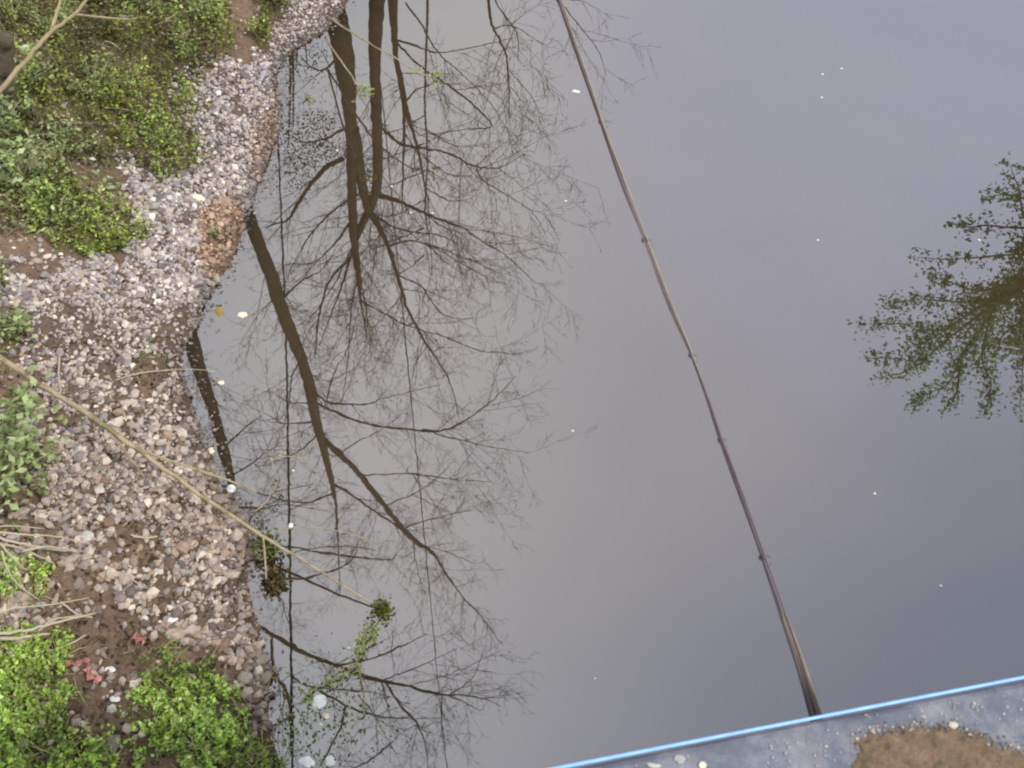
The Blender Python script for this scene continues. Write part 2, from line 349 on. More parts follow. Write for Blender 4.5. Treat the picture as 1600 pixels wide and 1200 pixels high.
wet = (1-.5*np.clip(1-dd/.16, 0, 1))[:, None]; cols = cols*wet*(1-.12*np.clip((sy-520)/250, 0, 1))[:, None]
rr = np.clip(blob(sx, sy, (350, 370, 44, 58, 1))+.6*blob(sx, sy, (415, 240, 22, 70, 1)), 0, 1)[:, None]; cols = cols*(1-rr)+cols*np.array((.86, .68, .54))*rr
sb = MB(); sb.bulk(*stones(P, r, cols)); tag(sb.build('gravel', M_stone), 'loose grey and beige gravel covering the river bank', 'gravel', kind='stuff')
print('gravel', len(P))
# larger stones, each its own thing
def big_stones(spots, label, group, rmin, rmax, tint, cat='stone'):
    for (x, y, s) in spots:
        p = G(x, y); rr_ = s*mpp(p)*.5
        v, f, c = stones(np.zeros((1, 3)), np.array([rr_]), tint*RNG.uniform(.8, 1.15), IV2, IF2)
        p[2] += rr_*.3; m = MB(); m.bulk(v+p, f, c)
        tag(m.build('stone', M_stone, smooth=False, origin=p), label, cat, group)
cand = []
tries = 0
while len(cand) < 190 and tries < 9000:
    tries += 1
    x, y = random.uniform(20, 412), random.uniform(640, 1120)
    if gravel_amt(np.array([x]), np.array([y]))[0] < .3 and random.random() > .10: continue
    if green_amt(np.array([x]), np.array([y]))[0] > .4: continue
    p = G(x, y)
    if sdist(p[:1], p[1:2])[0] < .03: continue
    if all((x-a)**2+(y-b)**2 > 170 for a, b, _ in cand): cand.append((x, y, random.uniform(8, 14.5)))
tn = [np.array([(.46, .42, .36)]), np.array([(.30, .25, .21)]), np.array([(.27, .255, .24)])]
for q, (lab, grp) in enumerate([('pale beige stone larger than the gravel around it on the lower bank', 'pale beige stones on the lower bank'),
                                ('dull brown stone larger than the gravel around it on the lower bank', 'brown stones on the lower bank'),
                                ('cool grey stone larger than the gravel around it on the lower bank', 'grey stones on the lower bank')]):
    big_stones(cand[q::3], lab, grp, 0, 0, tn[q])

# ------------------------------------------------------------------ greenery
def leaves(mb, P, size, pal, up=.5, aspect=.5):
    n = len(P); size = np.broadcast_to(size, (n,))
    d = RNG.normal(size=(n, 3)); d[:, 2] *= .5; d /= np.linalg.norm(d, axis=1)[:, None]
    s = np.cross(d, RNG.normal(size=(n, 3))*(1-up)+np.array((0, 0, 1))*up); s /= np.linalg.norm(s, axis=1)[:, None]+1e-9
    nn = np.cross(s, d)
    a = size[:, None]
    v = np.stack([P-d*a*.5, P+s*a*aspect*.5-nn*a*.06, P+d*a*.5, P-s*a*aspect*.5-nn*a*.06, P+d*a*.05+nn*a*.08], 1)
    base = (np.arange(n)*5)[:, None, None]
    f = (np.array([(0, 1, 4), (1, 2, 4), (2, 3, 4), (3, 0, 4)])[None]+base).reshape(-1, 3)
    pal = np.array(pal); c = pal[RNG.integers(len(pal), size=n)]*RNG.uniform(.6, 1.35, (n, 1))
    mb.bulk(v, f, np.repeat(c, 5, 0))
VIV = [(.40, .58, .09), (.28, .44, .055), (.54, .68, .22), (.11, .16, .03), (.34, .38, .12)]
MOS = [(.26, .31, .05), (.17, .21, .03), (.38, .42, .11), (.07, .06, .025), (.18, .14, .06), (.28, .40, .07), (.12, .10, .04)]
PAL = [(.34, .42, .19), (.42, .49, .24), (.26, .33, .12), (.18, .17, .08)]
def cover(name, kind, n, size, lift, pal, label, box, clump=None):
    x = RNG.uniform(box[0], box[2], n); y = RNG.uniform(box[1], box[3], n)
    g = green_amt(x, y, (kind,)); cl = fnoise(x, y, .09 if kind != 2 else .05, 71+kind, 2)
    k = RNG.random(n) < g*np.clip((cl-(.44 if kind == 1 else .33))*4.0, .05, 1)
    x, y, cl = x[k], y[k], cl[k]; P = ground(x, y); P[:, 2] += RNG.random(len(x))**1.3*lift*np.clip((cl-.25)*3.0, .12, 1.5)
    # noise patches of darker, plain and brighter leaf colour
    tone = fnoise(P[:, 0], P[:, 1], 2.6, 101, 2); mb = MB(); pal = np.array(pal)
    for lo, hi, pp in ((0, .42, pal*np.array((.55, .5, .6))), (.42, .60, pal), (.60, 2, pal*1.25+np.array((.03, .05, .025)))):
        q = (tone >= lo) & (tone < hi)
        if q.any(): leaves(mb, P[q], (size*(.55+1.3*RNG.random(len(x))**2))[q], pp, up=.7, aspect=.62)
    return tag(mb.build(name, M_leaf), label, 'ground cover', kind='stuff')
cover('ground_cover', 0, 260000, .0225, .09, VIV, 'vivid green low weeds carpeting the bank', (-160, 240, 450, 1260))
cover('moss', 1, 150000, .030, .18, MOS, 'olive green mossy grass on the upper bank', (-160, -90, 460, 460))
cover('broadleaf_weeds', 2, 18000, .045, .16, PAL, 'pale green broad leaved weeds on the upper bank', (-60, -60, 420, 560))

def leafy_plant(px, py, stems, hgt_, leaf, pal, label, name='leafy_plant', spread=.35, lean=(0, 0), perleaf=16):
    p = G(px, py); t_ = thing(name, p, label, 'plant')
    sm = MB(); lm = MB(); P = []
    for i in range(stems):
        a = random.uniform(0, 6.28); q = p+np.array((math.cos(a)*spread*random.uniform(.3, 1)+lean[0], math.sin(a)*spread*random.uniform(.3, 1)+lean[1], hgt_*random.uniform(.5, 1)))
        mid = (p+q)/2+(0, 0, hgt_*.15); c = smoothline([p-(0, 0, .02), mid, q], 5)
        tube(sm, c, np.linspace(.006, .002, len(c)), 4)
        for j in range(perleaf): P.append(c[random.randint(3, len(c)-1)]+np.array([random.gauss(0, leaf*.8) for _ in range(3)]))
    leaves(lm, np.array(P), leaf*RNG.uniform(.6, 1.2, len(P)), pal, up=.65, aspect=.6)
    sm.build('stem', M_dry, t_); lm.build('foliage', M_leaf, t_); return t_
leafy_plant(2, 712, 12, .50, .075, PAL, 'pale green leafy plant leaning over gravel at the left edge above the dry stems', lean=(.22, 0), spread=.38, perleaf=34)
leafy_plant(15, 745, 9, .25, .07, PAL, 'low pale green leafy plant beside the larger one at the left edge', lean=(.18, -.05), spread=.35, perleaf=24)
leafy_plant(30, 285, 12, .4, .075, PAL, 'pale leafy plant on the left edge below the bare sapling', spread=.4, perleaf=20)
leafy_plant(12, 215, 10, .4, .07, PAL, 'pale leafy plant at foot of the small brown trunk', spread=.3, perleaf=20)
leafy_plant(225, 12, 10, .35, .06, PAL, 'light green shrub at the top edge left of the gravel spit', spread=.45, perleaf=24)
leafy_plant(405, 62, 7, .25, .045, MOS+VIV, 'small round green bush on the gravel by the top inlet', spread=.14, perleaf=30)
leafy_plant(430, 5, 9, .3, .045, MOS+VIV, 'dark green bush at the top edge beside the inlet', spread=.22, perleaf=30)
leafy_plant(175, 385, 9, .18, .045, MOS, 'vivid green tuft at the tip of the grassy patch above open gravel', spread=.2, perleaf=30)
leafy_plant(332, 366, 4, .07, .03, PAL, 'tiny pale green sprout on the rust coloured shore', spread=.05, perleaf=14)
leafy_plant(12, 525, 8, .22, .06, PAL, 'small pale green plant at left edge just above the long cane', spread=.22, perleaf=20)

SHB = [(.26, .32, .09), (.17, .22, .05), (.36, .43, .16), (.08, .085, .03)]
for (x, y, st, h_, sp_, pl, lb) in [(95, 60, 14, .34, .32, SHB, 'olive green shrub under the fork of the bare sapling'), (40, 150, 12, .32, .3, SHB, 'green shrub beside the short brown trunk'), (150, 150, 14, .26, .34, SHB, 'low spreading shrub in the middle of the mossy slope'),
        (330, 30, 12, .34, .3, SHB, 'bright shrub at the top edge next to the gravel strip'), (165, 10, 12, .36, .3, PAL, 'pale green shrub at the top edge right of the sapling fork'), (255, 225, 12, .18, .28, SHB, 'flat green tuft at the gravel edge of the mossy slope'), (110, 235, 12, .22, .3, PAL, 'pale low shrub on the slope above the grassy patch'),
        (290, 85, 12, .22, .3, SHB, 'dark green tuft where slope meets the gravel top'), (90, 345, 12, .2, .28, SHB, 'vivid green tuft on the grassy patch near the left edge'), (20, 40, 10, .4, .3, SHB, 'green shrub in the top left corner behind the sapling')]:
    leafy_plant(x, y, st, h_, .042, pl, lb, name='low_shrub', spread=sp_, perleaf=34)
# ------------------------------------------------------------------ stems and canes
def stem(name, pts, label, cat, m, sides=8, foliage=None, group=None):
    """pts: (px, py, lift above ground or water, width px)"""
    W_ = np.array([G(x, y, z) for x, y, z, w in pts]); rr = np.array([w*(.29 if name == 'fallen_cane' else .5)*mpp(q) for (x, y, z, w), q in zip(pts, W_)])
    t_ = thing(name, W_[0], label, cat, group); c = smoothline(W_, 5)
    u = np.linspace(0, 1, len(c)); r_ = np.interp(u, np.linspace(0, 1, len(rr)), rr)
    c = c+RNG.normal(size=c.shape)*r_[:, None]*.3
    mb = MB(); tube(mb, c, r_, sides); mb.build('stalk', m, t_, smooth=True)
    return t_, c
cane, cc = stem('fallen_cane', [(-160, 450, .5, 16), (-30, 540, .48, 15), (60, 598, .42, 14), (140, 650, .38, 13), (240, 720, .33, 12), (330, 785, .26, 10.5), (410, 838, .2, 9), (470, 873, .15, 7), (540, 918, .08, 5.5), (597, 950, .02, 4)],
                'long tan cane lying diagonally across the bank with its tip in the water', 'cane', M_cane)
def sidestem(parent, pts, name='side_shoot', m=M_cane):
    W_ = np.array([G(x, y, z) for x, y, z, w in pts]); rr = np.array([w*.5*mpp(q) for (x, y, z, w), q in zip(pts, W_)])
    c = smoothline(W_, 4); mb = MB(); tube(mb, c, np.interp(np.linspace(0, 1, len(c)), np.linspace(0, 1, len(rr)), rr), 5); return mb.build(name, m, parent)
sidestem(cane, [(225, 706, .33, 4), (290, 728, .28, 3.6), (350, 748, .2, 3.2), (400, 768, .12, 2.5)])
sidestem(cane, [(178, 678, .34, 5), (200, 712, .25, 4.5), (225, 745, .06, 3)])
sidestem(cane, [(411, 838, .2, 3.5), (414, 870, .15, 3), (416, 905, .1, 2.5)])
def clump(name, px, py, sp, n, size, pal, label, lift=.03, parent=None, part='foliage'):
    p = G(px, py, lift); P = p+RNG.normal(size=(n, 3))*np.array((sp*mpp(p), sp*mpp(p)*1.15, .02)); P[:, 2] = np.maximum(P[:, 2], .004)
    mb = MB(); leaves(mb, P, size*RNG.uniform(.6, 1.2, n), pal, up=.4)
    if parent is not None: return mb.build(part, M_leaf, parent)
    return tag(mb.build(name, M_leaf, origin=p), label, 'weeds')
OLV = [(.12, .13, .02), (.16, .17, .03), (.08, .08, .015)]; BRN = [(.07, .05, .02), (.05, .045, .02), (.10, .08, .03)]
YG = [(.30, .36, .10), (.24, .30, .09), (.36, .38, .15)]
clump('weed_clump', 597, 951, 8, 170, .035, OLV, 'dark olive tuft of waterweed caught on the cane tip')
clump('weed_clump', 413, 850, 11, 190, .04, OLV, 'olive moss tuft where the cane leaves the bank', .12)
clump('leaf_clump', 428, 908, 9, 230, .045, BRN+[(.16, .09, .04)], 'dark brown clump of dead leaves in the shallow water under the cane')
# trailing shoots of small yellow green leaves lying over the water
def trail(pts, label, n, sp=5, name='trailing_shoot', m=M_cane, pal=YG, size=.032, wid=1.6):
    t_, c = stem(name, [(x, y, z, wid) for x, y, z in pts], label, 'shoot', m, 4)
    k = RNG.integers(0, len(c), n); P = c[k]+RNG.normal(size=(n, 3))*sp*mpp(c[0])*np.array((1, 1, .4)); P[:, 2] = np.maximum(P[:, 2], .006)
    mb = MB(); leaves(mb, P, size*RNG.uniform(.6, 1.2, n), pal, up=.5); mb.build('foliage', M_leaf, t_); return t_
trail([(597, 962, .02), (578, 985, .03), (585, 1000, .03), (562, 1015, .04), (556, 1040, .03), (540, 1052, .03), (520, 1062, .03), (495, 1075, .02), (470, 1095, .02)], 'yellow green leafy shoot trailing on the water below the cane tip', 200)
trail([(560, 1020, .05), (565, 990, .05), (575, 970, .04)], 'short leafy shoot curling up beside the trailing one', 46, 4)
trail([(418, 722, .2), (440, 714, .22), (462, 714, .2), (482, 720, .16)], 'short yellowish sprig hovering over the water above the cane', 26, 4, size=.022)
trail([(440, 828, .18), (470, 824, .16), (520, 828, .12), (560, 838, .08), (585, 852, .04)], 'thin tan sprig arching over the water just above the cane tip', 26, 3, size=.02)
trail([(436, 748, .1), (425, 770, .1), (410, 790, .08), (396, 800, .08)], 'olive sprig at the waters edge beside the white ball', 40, 6, pal=OLV, size=.026)
trail([(560, 1045, .05), (566, 1070, .06), (570, 1095, .04), (569, 1118, .02)], 'single thin shoot with a leaf bud at its end, right of the white foam lump', 14, 2.5, size=.03, wid=2.5)
# twigs reaching over the water at the top
t_, c = stem('budding_twig', [(505, 20, .35, 3.2), (545, 48, .5, 3), (585, 72, .6, 2.6), (625, 95, .62, 2.2), (650, 112, .6, 2), (680, 121, .58, 1.6)], 'thin tan twig with green buds reaching right over the water at the top', 'twig', M_cane, 5)
mb = MB(); e = c[-1]; leaves(mb, np.vstack([e+RNG.normal(size=(26, 3))*.045, c[-6]+RNG.normal(size=(14, 3))*.03]), .05, YG); mb.build('bud', M_leaf, t_)
t_, c = stem('budding_twig', [(508, 58, .2, 3), (525, 85, .4, 3), (545, 112, .5, 2.6), (562, 140, .52, 2)], 'shorter tan twig ending in a green bud over the dark trunk reflection', 'twig', M_cane, 5)
mb = MB(); leaves(mb, c[-1]+RNG.normal(size=(40, 3))*.045+np.array((.05, -.03, 0)), .05, YG); mb.build('bud', M_leaf, t_)
clump('floating_weed', 484, 155, 4, 30, .035, YG, 'pale green weed scrap floating left of the dark trunk reflection', .01)
# bare sapling, upper left
t_, c = stem('bare_sapling', [(-60, 215, .6, 7), (0, 142, .75, 6.5), (45, 88, .9, 6), (80, 48, 1.0, 5.5), (115, 22, 1.1, 4.5), (150, -15, 1.2, 4)], 'bare tan sapling crossing the top left corner of the bank', 'sapling', M_sap)
sidestem(t_, [(80, 48, 1.0, 5), (92, 10, 1.1, 4), (100, -20, 1.2, 3)]); sidestem(t_, [(115, 22, 1.1, 4), (150, 26, 1.0, 3), (200, 30, .9, 2), (215, 28, .85, 1)]); sidestem(t_, [(70, 62, .9, 3), (78, 85, .7, 3), (88, 102, .5, 2)])
t_, c = stem('tree_stump', [(8, 178, .0, 24), (10, 140, .3, 21), (12, 95, .65, 19), (10, 55, .9, 17)], 'short brown broken trunk at the left edge behind the sapling', 'stump', M_bark, 10)
# dry stalks lower left
dry = [([(-30, 850, .25), (20, 853, .2), (60, 868, .12), (85, 880, .05)], 3.5), ([(-20, 838, .3), (30, 848, .25), (80, 858, .15), (130, 862, .05)], 4), ([(0, 848, .25), (18, 870, .2), (38, 888, .1), (52, 890, .04)], 3.5),
       ([(-20, 830, .3), (40, 835, .28), (85, 838, .2), (140, 850, .06)], 3), ([(2, 860, .25), (12, 890, .2), (30, 915, .12), (62, 938, .03)], 3), ([(35, 862, .2), (70, 854, .2), (105, 858, .12), (125, 866, .04)], 4),
       ([(-25, 965, .2), (25, 950, .22), (70, 946, .15), (140, 934, .05)], 3), ([(-25, 990, .1), (40, 986, .15), (90, 972, .12), (150, 958, .03)], 5), ([(60, 985, .1), (85, 968, .1), (120, 962, .05)], 3.5), ([(-10, 1000, .1), (30, 996, .08), (78, 990, .03)], 6),
       ([(-20, 825, .3), (15, 822, .3), (70, 826, .15)], 2.5), ([(95, 940, .05), (120, 960, .05), (145, 965, .03)], 3), ([(85, 1015, .03), (105, 1008, .04), (135, 992, .03)], 3), ([(205, 836, .02), (228, 840, .03), (246, 838, .02)], 3.5), ([(180, 595, .03), (205, 586, .06), (240, 580, .05), (295, 577, .03), (335, 580, .06)], 2.2),
       ([(180, 892, .02), (205, 905, .02), (225, 918, .02)], 2.5), ([(78, 440, .0), (120, 425, .02), (160, 418, .02)], 2.5), ([(92, 555, .02), (92, 585, .1), (94, 615, .15)], 3)]
DL = ['upper stalk of the fan at the left edge, curving down', 'long stalk of the fan pointing right over the pale stone', 'short stalk at the root of the fan on the left edge', 'topmost long stalk of the fan ending near bare soil', 'stalk of the fan hanging down across the dark weeds', 'thick stalk branching right out of the fan', 'thin arching stalk above the lower left green patch', 'thickest stalk along the top of the lower left green patch', 'short stalk crossing the thickest one above the green patch', 'fat stalk end at the left edge just above the green patch', 'faint stalk above the fan at the left edge', 'short upright twig between the two stalk groups', 'short straw on soil left of the small red scrap', 'short straw on the bare soil patch below the long cane', 'long thin straw running from gravel to the water above the cane', 'short straw on the bare soil below the soil patch', 'thin twig on gravel near the left edge above the cane', 'upright thin stalk on gravel above the cane']
for di, (pts, w_) in enumerate(dry):
    stem('dry_stalk', [(x, y, z+.01, w_*(1-.15*i)) for i, (x, y, z) in enumerate(pts)], 'dry '+DL[di], 'stalk', M_dry, 5, group='dry stalks on the bank')
# brush litter in the mossy slope: uncountable
mb = MB()
for i in range(520):
    x, y = random.uniform(-100, 380), random.uniform(-60, 400)
    if green_amt(np.array([x]), np.array([y]))[0] < .3: continue
    p = G(x, y, .03); a = random.gauss(0.1, .6)+(math.pi if random.random() < .5 else 0); ln = random.uniform(.08, .4); q = p+np.array((math.cos(a)*ln, math.sin(a)*ln, random.uniform(-.02, .10)))
    m_ = (p+q)/2+np.array((0, 0, .02)); s_ = random.choice([.5, 1, 1.7, 3.0])
    tube(mb, smoothline([p, m_, q], 3), random.uniform(.002, .005), 3, np.array((.13, .105, .07))*s_)
for i in range(500):
    x, y = random.uniform(100, 420), random.uniform(520, 1060)
    p = G(x, y, .015)
    if sdist(p[:1], p[1:2])[0] < .02: continue
    a = random.uniform(0, 6.28); ln = random.uniform(.03, .14); q = p+np.array((math.cos(a)*ln, math.sin(a)*ln, random.uniform(-.01, .02)))
    tube(mb, [p, q], random.uniform(.0015, .004), 3, np.array((.14, .11, .07))*random.choice([.5, 1, 2]))
tag(mb.build('brush_litter', mat('litter', tint=True, rough=.9)), 'fine dead twigs strewn over the bank', 'twigs', kind='stuff')
# brown dead leaves
x = RNG.uniform(-80, 430, 9000); y = RNG.uniform(-40, 1200, 9000); k = RNG.random(9000) < np.where(y > 520, .6, .12)+.5*blob(x, y, (235, 585, 38, 45, 1)); x, y = x[k], y[k]
P = ground(x, y, .012); k = sdist(P[:, 0], P[:, 1]) > .0; P = P[k]; mb = MB()
leaves(mb, P, .04*RNG.uniform(.6, 1.3, len(P)), [(.16, .10, .05), (.10, .065, .035), (.23, .16, .09), (.05, .04, .025)], up=.8, aspect=.6)
tag(mb.build('leaf_litter', M_leaf), 'brown dead leaves lying between the stones', 'leaf litter', kind='stuff')
# grass blades and dead leaves mixed into the green patches
n_ = 26000; x = RNG.uniform(-160, 450, n_); y = RNG.uniform(-60, 1250, n_); k = RNG.random(n_) < green_amt(x, y, (0, 1))*np.clip((fnoise(x, y, .06, 151, 2)-.45)*6, 0, 1); P = ground(x[k], y[k], .02); n_ = len(P)
d = RNG.normal(size=(n_, 3)); d[:, 2] = np.abs(d[:, 2])*.5+.15; d /= np.linalg.norm(d, axis=1)[:, None]; sd3 = np.cross(d, (0, 0, 1)); sd3 /= np.linalg.norm(sd3, axis=1)[:, None]; ln = RNG.uniform(.05, .17, (n_, 1)); wd_ = RNG.uniform(.0015, .0032, (n_, 1))
v = np.stack([P-sd3*wd_, P+sd3*wd_, P+d*ln*.6+sd3*wd_*.8, P+d*ln-np.array((0, 0, .25))*ln, P+d*ln*.6-sd3*wd_*.8], 1); base_ = (np.arange(n_)*5)[:, None, None]
f = (np.array([(0, 1, 2), (0, 2, 4), (4, 2, 3)])[None]+base_).reshape(-1, 3); gc = np.array([(.34, .42, .10), (.24, .34, .06), (.46, .44, .20), (.40, .33, .18)])[RNG.integers(4, size=n_)]*RNG.uniform(.7, 1.2, (n_, 1))
mb = MB(); mb.bulk(v, f, np.repeat(gc, 5, 0)); tag(mb.build('grass', M_leaf), 'thin grass blades growing through the green patches', 'grass', kind='stuff')
# floating specks of weed near the shore
x = np.concatenate([RNG.normal(510, 55, 420), RNG.normal(455, 22, 160)]); y = np.concatenate([RNG.normal(1120, 45, 420), RNG.normal(1160, 60, 160)])
P = at_z(x, y, .006); k = sdist(P[:, 0], P[:, 1]) < -.04; P = P[k]; mb = MB(); leaves(mb, P, .024*RNG.uniform(.4, 1.3, len(P)), YG+OLV+[(.10, .15, .07)], up=.97)
tag(mb.build('floating_weed_specks', M_leaf), 'specks of green weed floating by the shore', 'water weed', kind='stuff')

# ------------------------------------------------------------------ litter
def scrap(name, px, py, w, h, m, label, cat, thick=.6, lift=0.0, ang=0.0, rough_=.25):
    p = G(px, py, lift); s = mpp(p); sd_ = random.uniform(0, 90)
    v = IV3*(1+(rough_*3.2*(fnoise(IV3[:, 0]+IV3[:, 2]*.7+sd_, IV3[:, 1]-IV3[:, 2]*.6+sd_, 1.7, 3, 4)-.5))[:, None])
    v = v*np.array((w*s*.5, h*s*.5*1.3, h*s*.5*thick)); c_, s_ = math.cos(ang), math.sin(ang)
    v = v @ np.array(((c_, -s_, 0), (s_, c_, 0), (0, 0, 1))).T
    mb = MB(); mb.add(v+p, IF3); return tag(mb.build(name, m, origin=p), label, cat)
scrap('cream_block', 302, 309, 32, 13, M_cream, 'cream coloured flat block lying on gravel beside the rust coloured shore', 'block')
scrap('foam_lump', 499, 1097, 22, 17, M_white, 'largest white foam lump floating among yellow green shoots', 'foam', lift=.005)
scrap('foam_lump', 480, 1191, 22, 11, M_white, 'white foam lump by the shore at the bottom edge, nearer the bank', 'foam', lift=.005, ang=-.4)
scrap('foam_lump', 516, 1189, 14, 11, M_white, 'small white foam lump at the bottom edge, farther from the bank', 'foam', lift=.005)
scrap('white_ball', 361, 764, 13, 11, M_white, 'round white ball at the waters edge above the cane', 'ball', thick=1, rough_=.05, lift=.02)
scrap('foam_lump', 454, 821, 7, 6, M_white, 'tiny white foam bit on the water just above the cane', 'foam', lift=.02)
scrap('foam_lump', 379, 492, 14, 8, M_cream, 'cream foam lump floating left of the leaning trunk reflection', 'foam', lift=.005)
scrap('foam_lump', 346, 598, 9, 5, M_cream, 'thin cream scrap floating beside the narrow dark trunk reflection', 'foam', lift=.005)
scrap('foam_lump', 900, 143, 12, 5, M_white, 'bright white scrap floating left of the cable bundle', 'foam', lift=.005)
scrap('foam_lump', 510, 1119, 9, 7, M_cream, 'small beige foam lump below the largest white one', 'foam', lift=.005)
scrap('foam_lump', 502, 1131, 5, 4, M_white, 'very small white bit under the beige foam lump', 'foam', lift=.005)
scrap('yellow_stone', 342, 491, 30, 20, mat('yellow_stone', (.25, .17, .04), noise=(20, .3)), 'ochre stone half sunk in the shallows beside gravel', 'stone', lift=-.02)
PET = [((1315, 107), 'brightest of the petals near the top right corner, the highest'), ((1284, 152), 'petal below the brightest one near the top right corner'), ((1278, 375), 'lone petal right of the cable at the height of the leafy reflection'),
       ((895, 673), 'lone petal in mid river left of the cable, below the bank cane start'), ((884, 314), 'petal right of the twig reflections, below the bright white scrap'), ((1367, 771), 'petal right of the cable in the lower half of the river'), ((1470, 915), 'petal nearest above the concrete ledge at the right'),
       ((1285, 116), 'faint petal just left of the brightest one near the top right'), ((612, 291), 'petal over the twin trunk reflection, right side'), ((527, 235), 'petal over the dark left trunk reflection'), ((676, 333), 'petal right one of a pair among the twig reflections'), ((642, 332), 'petal left one of a pair among the twig reflections'),
       ((1530, 375), 'petal inside the leafy tree reflection'), ((930, 1060), 'petal on the water above the left end of the blue hose'), ((458, 735), 'petal near the shore right of the white ball'), ((545, 1012), 'petal caught at the top of the trailing green shoot')]
for q, lb in PET:
    tag(scrap('floating_petal', q[0], q[1], 3.6, 2.4, M_cream, '', '', lift=.004), 'tiny white '+lb, 'petal', 'white petals floating on the water')
def rag(px, py, w, h, ang, label):
    p = G(px, py, .03); s = mpp(p); n_ = 9; V = []; f = []
    for i in range(n_):
        for j in range(5):
            u, v_ = i/(n_-1)-.5, j/4-.5; wob = 1+.5*math.sin(i*1.9)+random.uniform(-.3, .3)
            a, b = u*w*s, v_*h*s*wob+.25*h*s*math.sin(i*1.3)
            V.append(p+np.array((a*math.cos(ang)-b*math.sin(ang), a*math.sin(ang)+b*math.cos(ang), random.uniform(-.012, .02))))
    for i in range(n_-1):
        for j in range(4): k_ = i*5+j; f.append((k_, k_+1, k_+6, k_+5))
    mb = MB(); mb.add(V, f); o = mb.build('red_rag', M_red, origin=p); sm = o.modifiers.new('thick', 'SOLIDIFY'); sm.thickness = .004
    return tag(o, label, 'rag')
rag(122, 1036, 30, 6, .3, 'torn red plastic scrap on soil at the edge of the green weeds, the upper piece')
rag(144, 1056, 30, 9, -.6, 'crumpled faded red scrap just below the torn one')
rag(217, 999, 20, 8, -.2, 'small red scrap on bare soil beside grey pebbles')
scrap('paper_scrap', 172, 1046, 14, 6, M_white, 'small white paper scrap right of the red scraps', 'paper', thick=.3, lift=.01)
scrap('paper_scrap', 268, 968, 18, 6, M_white, 'long white paper scrap on the soil above the red scrap', 'paper', thick=.3, lift=.02, ang=.3)
scrap('paper_scrap', 180, 1092, 14, 6, M_white, 'white paper scrap on soil between the two green patches', 'paper', thick=.3, lift=.01)
scrap('pale_stone', 123, 706, 22, 16, mat('pale_stone', (.5, .47, .42), noise=(20, .2)), 'pale oval stone under the long cane, near the side shoot', 'stone')
scrap('pale_stone', 329, 705, 11, 9, M_cream, 'cream pebble on the shore above the white ball', 'stone')
scrap('pale_stone', 375, 1106, 12, 9, M_cream, 'cream pebble at the corner of the green weeds by the water', 'stone')
scrap('pale_stone', 127, 838, 32, 14, mat('grey_pale', (.42, .40, .36), noise=(20, .2)), 'flat pale grey stone in the soil below the leafy plant', 'stone')

